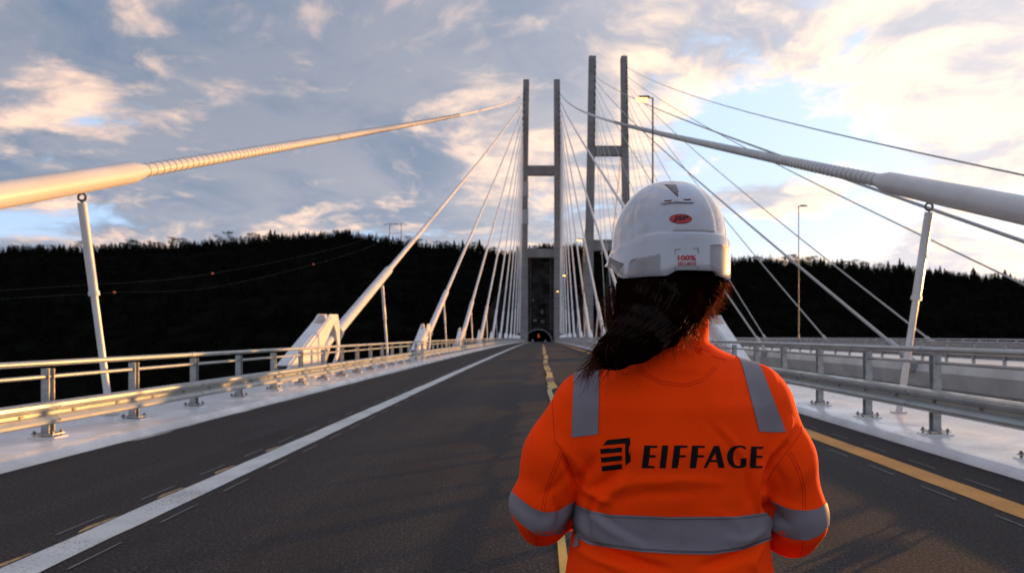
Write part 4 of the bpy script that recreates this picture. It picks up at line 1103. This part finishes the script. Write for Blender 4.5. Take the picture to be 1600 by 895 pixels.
hrow(lambda f: pt(f, rad(f, .1185, .141)+peak(f)*.05, z_top(f)+.0008))
hrow(lambda f: pt(f, rad(f, .1150, .1375), z_top(f)+.0032))
ND = 40
for k_ in range(ND):
    s = (k_+.25)/ND
    def dome(f, s=s):
        z0 = z_top(f)+.0036; r = rad(f, .1138, .136)*cos(s*pi/2)**.90; zt = 1.8135
        return pt(f, r+relief(f, s), z0+(zt-z0)*sin(s*pi/2)**.96+.0)
    hrow(dome)
for a, b in zip(rows, rows[1:]):
    for i in range(NS): j = (i+1) % NS; hf.append((a+i, a+j, b+j, b+i))
hv.append(tuple(hl((0, 0, 1.8137)))); tp_ = len(hv)-1
for i in range(NS): hf.append((rows[-1]+i, rows[-1]+(i+1) % NS, tp_))
me = bpy.data.meshes.new('helmet'); me.from_pydata(hv, [], hf); me.materials.append(M['shell'])
me.polygons.foreach_set('use_smooth', [True]*len(me.polygons)); me.set_sharp_from_angle(angle=R(48)); me.update()
helm = link('helmet', me, worker)
hb = BVHTree.FromPolygons(hv, hf)
C4 = lambda pts: [(930+x/4.474, 270+y/4.474) for x, y in pts]
def hpatch(polyp, name, m, off=.0006, thick=.0005, parent=None, sub=6): return printed([C4(polyp)], name, m, parent or helm, hb, off, thick, sub)
def honey(polyp, parent):
    poly = C4(polyp); xs = [p[0] for p in poly]; yy = [p[1] for p in poly]; mb = MB(); s = 1.62
    def inp(x, y):
        c = False
        for i in range(len(poly)):
            (x1, y1), (x2, y2) = poly[i], poly[i-1]
            if (y1 > y) != (y2 > y) and x < (x2-x1)*(y-y1)/(y2-y1)+x1: c = not c
        return c
    y = min(yy); r = 0
    while y < max(yy):
        x = min(xs)+(s*.87 if r % 2 else 0)
        while x < max(xs):
            if all(inp(x+a, y+b) for a, b in ((-1, 0), (1, 0), (0, 1), (0, -1))):
                q = [hit(x+.74*s*cos(pi/6+k*pi/3), y+.74*s*sin(pi/6+k*pi/3), hb, .0022) for k in range(6)]
                if all(v is not None for v in q): mb.add(q, [(0, 1, 2, 3, 4, 5)])
            x += s*1.74
        y += s*1.5; r += 1
    mb.build('reflector_cells', M['hcell'], parent)['kind'] = 'stuff'
for pp_ in ([(250, 612), (300, 592), (460, 562), (460, 764), (212, 762), (232, 640)], [(803, 506), (870, 502), (905, 506), (938, 545), (938, 715), (806, 735)], [(100, 588), (130, 608), (200, 636), (200, 740), (160, 690), (120, 640), (97, 622)]):
    o = hpatch(pp_, 'reflector', M['hpanel']); honey(pp_, o)
o = hpatch([(484, 84), (562, 84), (580, 120), (579, 172), (556, 150), (520, 112)], 'crown_reflector', M['hpanel']); honey([(484, 84), (562, 84), (580, 120), (579, 172), (556, 150), (520, 112)], o)
vt = hpatch([(458, 205), (472, 192), (680, 186), (690, 200), (684, 213), (520, 214), (480, 222), (464, 218)], 'vent', M['shell'], .0038, .004)
for q in ([(484, 204), (536, 200), (536, 208), (486, 211)], [(614, 196), (664, 193), (664, 201), (616, 203)]): hpatch(q, 'vent_slot', M['hslot'], .0045, .0004, vt)
stk = hpatch([(552, 530), (724, 520), (724, 700), (556, 706)], 'sticker', M['sticker'])
for q in ([(557, 535), (596, 533), (596, 536), (560, 538), (560, 574), (557, 574)], [(680, 528), (720, 526), (720, 562), (717, 562), (717, 529), (680, 531)], [(558, 660), (561, 660), (561, 699), (596, 697), (596, 700), (558, 702)], [(718, 655), (721, 655), (721, 692), (686, 694), (686, 691), (718, 689)]):
    hpatch(q, 'bracket_mark', M['hslot'], .0014, .0002, stk)
oval = [(597+79*cos(a), 323+34*sin(a)) for a in np.linspace(0, 2*pi, 41)[:-1]]
ov = hpatch(oval, 'oval_badge', M['hblk'], .0006, .0004)
hpatch([(597+74*cos(a), 323+30*sin(a)) for a in np.linspace(0, 2*pi, 41)[:-1]], 'badge_field', M['hred'], .0011, .0003, ov)
def text_polys(body, box, shear=0, bold=.0):
    """letter outlines from the built-in font, fitted into box = (x0,y0,x1,y1) in photo pixels"""
    cu = bpy.data.curves.new('txt', 'FONT'); cu.body = body; cu.offset = bold; cu.shear = shear; cu.resolution_u = 3; ob = bpy.data.objects.new('txt', cu); COL.objects.link(ob)
    bpy.context.view_layer.update(); me = ob.to_mesh(); v = [tuple(q.co) for q in me.vertices]; f = [tuple(p.vertices) for p in me.polygons]; ob.to_mesh_clear(); bpy.data.objects.remove(ob)
    xs = [q[0] for q in v]; yy = [q[1] for q in v]; x0, y0, x1, y1 = box
    v = [(x0+(q[0]-min(xs))/(max(xs)-min(xs))*(x1-x0), y1-(q[1]-min(yy))/(max(yy)-min(yy))*(y1-y0)) for q in v]; return v, f
def text_on(body, box, name, m, parent, off, shear=0, bold=0.0):
    v, f = text_polys(body, box, shear, bold); q = [hit(a, b, hb, off) for a, b in v]
    if any(p is None for p in q): return
    MB().add(q, f).build(name, m, parent)
cb = lambda x0, y0, x1, y1: (930+x0/4.474, 270+y0/4.474, 930+x1/4.474, 270+y1/4.474)
text_on('JSP', cb(546, 302, 652, 343), 'badge_letters', M['strap'], ov, .0019, .1, .03)
text_on('100%', cb(577, 576, 703, 613), 'sticker_text', M['hred'], stk, .0018, 0, .03)
text_on('SÉCURITÉ', cb(577, 617, 705, 648), 'sticker_text', M['hred'], stk, .0018, 0, .02)
hpatch([(583, 381), (587, 377), (592, 381), (587, 386)], 'speck', M['sticker'], .001, .0003)
# harness at the nape
def hband(z, r, h, f0, f1, name, m, n=50, th=.003):
    g_ = []
    for i in range(n+1):
        f = f0+(f1-f0)*i/n; g_.append([hl(pt(f, rad(f, .1*r, .125*r), z+h*u-.01*math.cos(f)*0)) for u in (0, .33, .66, 1)])
    return sheet(g_, name, m, helm, th)

# head: skull, jaw, nose, ears, neck
def head(X, Y, Z):
    c, s = cos(-PSI), sin(-PSI); x, y = (X-HC.x)*c-(Y-HC.y)*s, (X-HC.x)*s+(Y-HC.y)*c; z = Z
    d_ = ell(x, y, z, (0, -.004, 1.665), (.077, .097, .105))
    d_ = smin(d_, ell(x, y, z, (0, .030, 1.610), (.060, .062, .078)), .03)
    d_ = smin(d_, ell(x, y, z, (0, .062, 1.560), (.028, .024, .022)), .025)
    d_ = smin(d_, rcone(x, y, z, (0, .094, 1.655), (0, .112, 1.618), .008, .012), .012)
    d_ = smin(d_, ell(x, y, z, (0, .088, 1.590), (.024, .010, .010)), .010)
    for q in (-1, 1):
        d_ = smin(d_, ell(x, y, z, (q*.078, .005, 1.630), (.008, .018, .030)), .006)
        d_ = smin(d_, ell(x, y, z, (q*.036, .070, 1.622), (.018, .016, .014)), .02)
        d_ = -smin(-d_, ell(x, y, z, (q*.031, .100, 1.655), (.017, .016, .012)), .010)
    return smin(d_, rcone(X, Y, Z, (0, .006, 1.42), (0, .010, 1.58), .060, .054), .02)
Vh, Qh = surf_nets(head, (-.11, -.13, 1.40), (.11, .15, 1.79), .0055); Vh = relax(Vh, Qh, 2)
hd = link('head', np_mesh('head', Vh, Qh, M['skin']), worker)
for q in (-1, 1):
    c = hl((q*.031, .085, 1.655)); 
    def ball(c, r, nm, m, par): MB().tube([c+Vector((0, 0, -r*cos(a))) for a in np.linspace(.05, pi-.05, 10)], [r*sin(a) for a in np.linspace(.05, pi-.05, 10)], 14).build(nm, m, par, smooth=True)
    ball(c, .0115, 'eye', M['eyew'], hd); ball(hl((q*.031, .0925, 1.655)), .0052, 'iris', M['iris'], hd)
MB().tube([hl((-.022, .094, 1.590)), hl((-.008, .099, 1.594)), hl((.008, .099, 1.594)), hl((.022, .094, 1.590))], [.002, .005, .005, .002], 8).build('lips', M['lip'], hd, smooth=True)

# hands, folded together in front of her
def hand(sg):
    wr = np.array([sg*.11, .235, 1.122]); pal = np.array([sg*.055, .285, 1.125])
    def f(X, Y, Z):
        d_ = chain(X, Y, Z, [(tuple(wr), .026), (tuple(wr*.6+pal*.4), .027)], .01)
        dirp = (pal-wr)/np.linalg.norm(pal-wr); u = np.array([0, 0, 1.0])
        for k in range(4):
            o = (k-1.5)*.0165; b = pal+u*o*1.0; d_ = smin(d_, rcone(X, Y, Z, tuple(wr+dirp*.02+u*o*.7), tuple(b), .014, .0115), .010)
            L = (.62, .72, .68, .52)[3-k]; side = np.array([-sg*.7, .35, 0]); side = side/np.linalg.norm(side)
            j1 = b+side*.040*L/.7; j2 = j1+np.array([-sg*.020, -.018, -.003])*L/.7*1.2; j3 = j2+np.array([-sg*.003, -.020, -.003])*L/.7
            off = np.array([0, sg*.010+.004, 0])
            fg = chain(X, Y, Z, [(tuple(b), .0098), (tuple(j1+off), .0088), (tuple(j2+off), .0082), (tuple(j3+off), .0070)], .003); d_ = smin(d_, fg, .004)
        t0 = wr+dirp*.03+u*.022; t1 = t0+np.array([-sg*.022, .004, .030]); t2 = t1+np.array([-sg*.026, .006, .012])
        return smin(d_, chain(X, Y, Z, [(tuple(t0), .0130), (tuple(t1), .0110), (tuple(t2), .0085)], .006), .008)
    lo = (min(wr[0], -sg*.03)-.035, .18, 1.06); hi = (max(wr[0], -sg*.03)+.035, .36, 1.21)
    V, Q = surf_nets(f, lo, hi, .0034); V = relax(V, Q, 1); return link('hand', np_mesh('hand', V, Q, M['skin']), worker)
hand(-1); hand(1)
# legs and boots
def legsf(X, Y, Z):
    d_ = ell(X, Y, Z, (0, 0, .90), (.185, .125, .13))
    for q in (-1, 1): d_ = smin(d_, chain(X, Y, Z, [((q*.09, 0, .86), .095), ((q*.105, .005, .50), .068), ((q*.11, -.01, .30), .062), ((q*.115, -.005, .10), .058)], .03), .03)
    return d_
V, Q = surf_nets(legsf, (-.24, -.16, .02), (.24, .16, 1.04), .011); V = relax(V, Q, 2)
V += vnormals(V, Q)*np.array([noise.noise((p[0]*9, p[1]*9, p[2]*14))*.006 for p in V])[:, None]
link('trousers', np_mesh('trousers', V, Q, M['trouser']), worker)
for q in (-1, 1):
    def bootf(X, Y, Z, q=q):
        d_ = smin(rcone(X, Y, Z, (q*.115, -.02, .05), (q*.13, .15, .045), .048, .042), rcone(X, Y, Z, (q*.115, -.01, .06), (q*.115, -.01, .20), .052, .056), .03)
        return np.maximum(d_, .004-Z)
    V, Q = surf_nets(bootf, (q*.12-.09, -.10, -.01), (q*.12+.09, .22, .27), .008); link('boot', np_mesh('boot', relax(V, Q, 1), Q, M['boot']), worker)

# ---- hair: dense mass plus strands sweeping into a loose tail over the left shoulder
def hp(x, y, Y): v = at(x, y, Y); return (v.x-PX, v.y-PY, v.z)
mass = [((-.002, -.030, 1.628), .100), (hp(1030, 468, 1.405), .088), (hp(1018, 495, 1.375), .066), (hp(994, 523, 1.345), .050), (hp(970, 541, 1.332), .036), (hp(948, 556, 1.330), .024), (hp(930, 570, 1.335), .008)]
def hairf(X, Y, Z):
    d_ = smin(chain(X, Y, Z, mass, .04), ell(X, Y, Z, (-.006, .0, 1.62), (.113, .115, .085)), .03)
    d_ = smin(d_, rcone(X, Y, Z, hp(1084, 440, 1.44), hp(1068, 482, 1.41), .064, .042), .03)
    d_ = smin(d_, rcone(X, Y, Z, (0, -.012, 1.60), (0, -.016, 1.535), .078, .070), .02)
    d_ = d_+.002*np.sin((X*.62+Z*.75)*70+Y*30+2*np.sin(X*30))+.0018*np.sin((X*.55+Z*.8)*160+Y*60+3*np.sin(Z*25))+.009
    foot = np.sqrt((X/.108)**2+((Y+.01)/.128)**2)-1
    d_ = np.maximum(d_, np.where(foot > -.02, Z-1.606, Z-1.70))
    return np.maximum(d_, (Y-.055)*.9-(1.0-np.clip((Z-1.55)/.1, 0, 1))*.0)
Vm, Qm = surf_nets(hairf, (-.22, -.24, 1.40), (.16, .12, 1.72), .005); Vm = relax(Vm, Qm, 2)
hair = link('hair', np_mesh('hair', Vm, Qm, M['hairbase']), worker)
def strands(name, paths, r0, parent, m):
    """tapered three-sided strands joined into one mesh"""
    V = []; Fq = []; k = 0
    for pts in paths:
        pts = np.array(pts)
        out_ = (pts[:, 2] > 1.604) & ((pts[:, 0]/.100)**2+((pts[:, 1]+.01)/.118)**2 > 1)
        if out_.any(): pts = pts[~out_]
        n = len(pts)
        if n < 5: continue
        t = np.gradient(pts, axis=0); t /= np.linalg.norm(t, axis=1)[:, None]+1e-9
        u = np.cross(t, [.3, .8, .5]); u /= np.linalg.norm(u, axis=1)[:, None]+1e-9; w = np.cross(t, u)
        rr_ = r0*(1-.75*np.linspace(0, 1, n)**2)
        for i in range(n):
            for j in range(3): a = 2*pi*j/3; V.append(pts[i]+(u[i]*cos(a)+w[i]*sin(a))*rr_[i])
        for i in range(n-1):
            for j in range(3): a, b = k+i*3+j, k+i*3+(j+1) % 3; Fq.append((a, b, b+3, a+3))
        k += n*3
    me = bpy.data.meshes.new(name); me.from_pydata([tuple(v) for v in V], [], Fq); me.materials.append(m)
    me.polygons.foreach_set('use_smooth', [True]*len(me.polygons)); o = link(name, me, parent); o['kind'] = 'stuff'; return o
rg = np.random.default_rng(3); spine = np.array([m_[0] for m_ in mass]); srad = np.array([m_[1] for m_ in mass])
tt = np.linspace(0, 1, len(spine)); t2 = np.linspace(0, 1, 61)
spine = np.array([np.interp(t2, tt, spine[:, j]) for j in range(3)]).T; srad = np.interp(t2, tt, srad)
for _ in range(60): spine[1:-1] = (spine[:-2]+2*spine[1:-1]+spine[2:])/4; srad[1:-1] = (srad[:-2]+2*srad[1:-1]+srad[2:])/4
tt = t2; paths = []
for i in range(5200):
    a = rg.uniform(-pi, pi); rr_ = rg.uniform(.90, 1.03)+abs(rg.normal(0, .025)); end = rg.uniform(.80, 1.06); n = 20; pts = []; ph, ph2 = rg.uniform(0, 6.28, 2); am = rg.uniform(.001, .0040); tw = .35+rg.uniform(-.2, .2)
    st = rg.uniform(.0, .35)
    for q in np.linspace(st, end, n):
        c = np.array([np.interp(min(q, 1), tt, spine[:, j]) for j in range(3)]); r = np.interp(min(q, 1), tt, srad)*rr_+(.006 if rg.random() < .0 else 0)
        c = c+(np.array([-.028, .0, -.030])*(q-1)*2.2 if q > 1 else 0)
        e = a+tw*q; dx_, dz2, dy_ = cos(e)*.75, cos(e)*.62*-1, sin(e)
        if c[2] > 1.60: continue
        pts.append(c+r*np.array([dx_*.9+.0, -abs(dy_)*1.0 if dy_ > 0 else dy_*-.3, dz2])+am*np.array([sin(q*13+ph), cos(q*11+ph2), sin(q*17+ph2)]))
    pts = [p_ for p_ in pts if p_[2] < 1.612 or abs(p_[0]) < .10 and p_[1] > -.11]
    if len(pts) > 4: paths.append(pts)
strands('hair_strands', paths, .00075, hair, M['hair'])
# loose curls: under the helmet on the right, by the neck, and at the tail tip
paths = []
def curl(p, dr, L, cr, turns, n=18):
    p = np.array(p, float); dr = np.array(dr, float); dr /= np.linalg.norm(dr); u = np.cross(dr, [0, 1, .2]); u /= np.linalg.norm(u); w = np.cross(dr, u); ph = rg.uniform(0, 6.28)
    return [p+dr*L*q+cr*(q**.7)*(u*cos(turns*6.28*q+ph)+w*sin(turns*6.28*q+ph))+np.array([0, 0, -.25*L])*q*q for q in np.linspace(0, 1, n)]
for i in range(620):
    y = rg.uniform(425, 500); x = 1130-(y-425)*.50+rg.normal(0, 7)
    paths.append(curl(hp(x-6, y, 1.43+rg.normal(0, .02)), (rg.uniform(.2, 1), rg.uniform(-.5, .6), rg.uniform(-1.2, .2)), rg.uniform(.012, .036), rg.uniform(.001, .005), rg.uniform(.5, 2)))
for i in range(150):
    paths.append(curl(hp(rg.uniform(1020, 1095), rg.uniform(490, 530), 1.37), (rg.uniform(-.6, .4), rg.uniform(-.7, 0), rg.uniform(-1.2, -.3)), rg.uniform(.015, .045), rg.uniform(.001, .006), rg.uniform(.4, 1.6)))
for i in range(240):
    q = rg.uniform(.55, 1); c = np.array([np.interp(q, tt, spine[:, j]) for j in range(3)]); r = np.interp(q, tt, srad)
    a = rg.uniform(1.6, 4.4); s_ = c+r*.85*np.array([cos(a), -.5, sin(a)]); paths.append(curl(s_, (-.8+rg.normal(0, .4), rg.normal(0, .4), -.7+rg.normal(0, .4)), rg.uniform(.02, .06), rg.uniform(.001, .005), rg.uniform(.3, 1.3)))
for i in range(120):
    x = rg.uniform(950, 965); paths.append(curl(hp(x, rg.uniform(440, 520), 1.40), (-.6+rg.normal(0, .3), rg.normal(0, .3), -1), rg.uniform(.02, .05), rg.uniform(.001, .004), 1))
strands('loose_curls', paths, .00055, hair, M['curl'])
# a few long stray hairs lying on the left shoulder stripe and the collar
paths = []
for i in range(26):
    x, y = rg.uniform(900, 1000), rg.uniform(562, 585); dxp, dyp = rg.uniform(-1, 1.6), rg.uniform(.2, 1); pts = []; L = rg.uniform(15, 60); k_ = rg.uniform(-.05, .05); ang = math.atan2(dyp, dxp)
    for j in range(12):
        h = hit(x, y, None, .0035)
        if h is None: break
        pts.append(tuple(h)); ang += k_*L/8+rg.normal(0, .08); x += cos(ang)*L/12; y += sin(ang)*L/12
    if len(pts) > 4: paths.append(pts)
strands('stray_hairs', paths, .00022, hair, M['hair'])
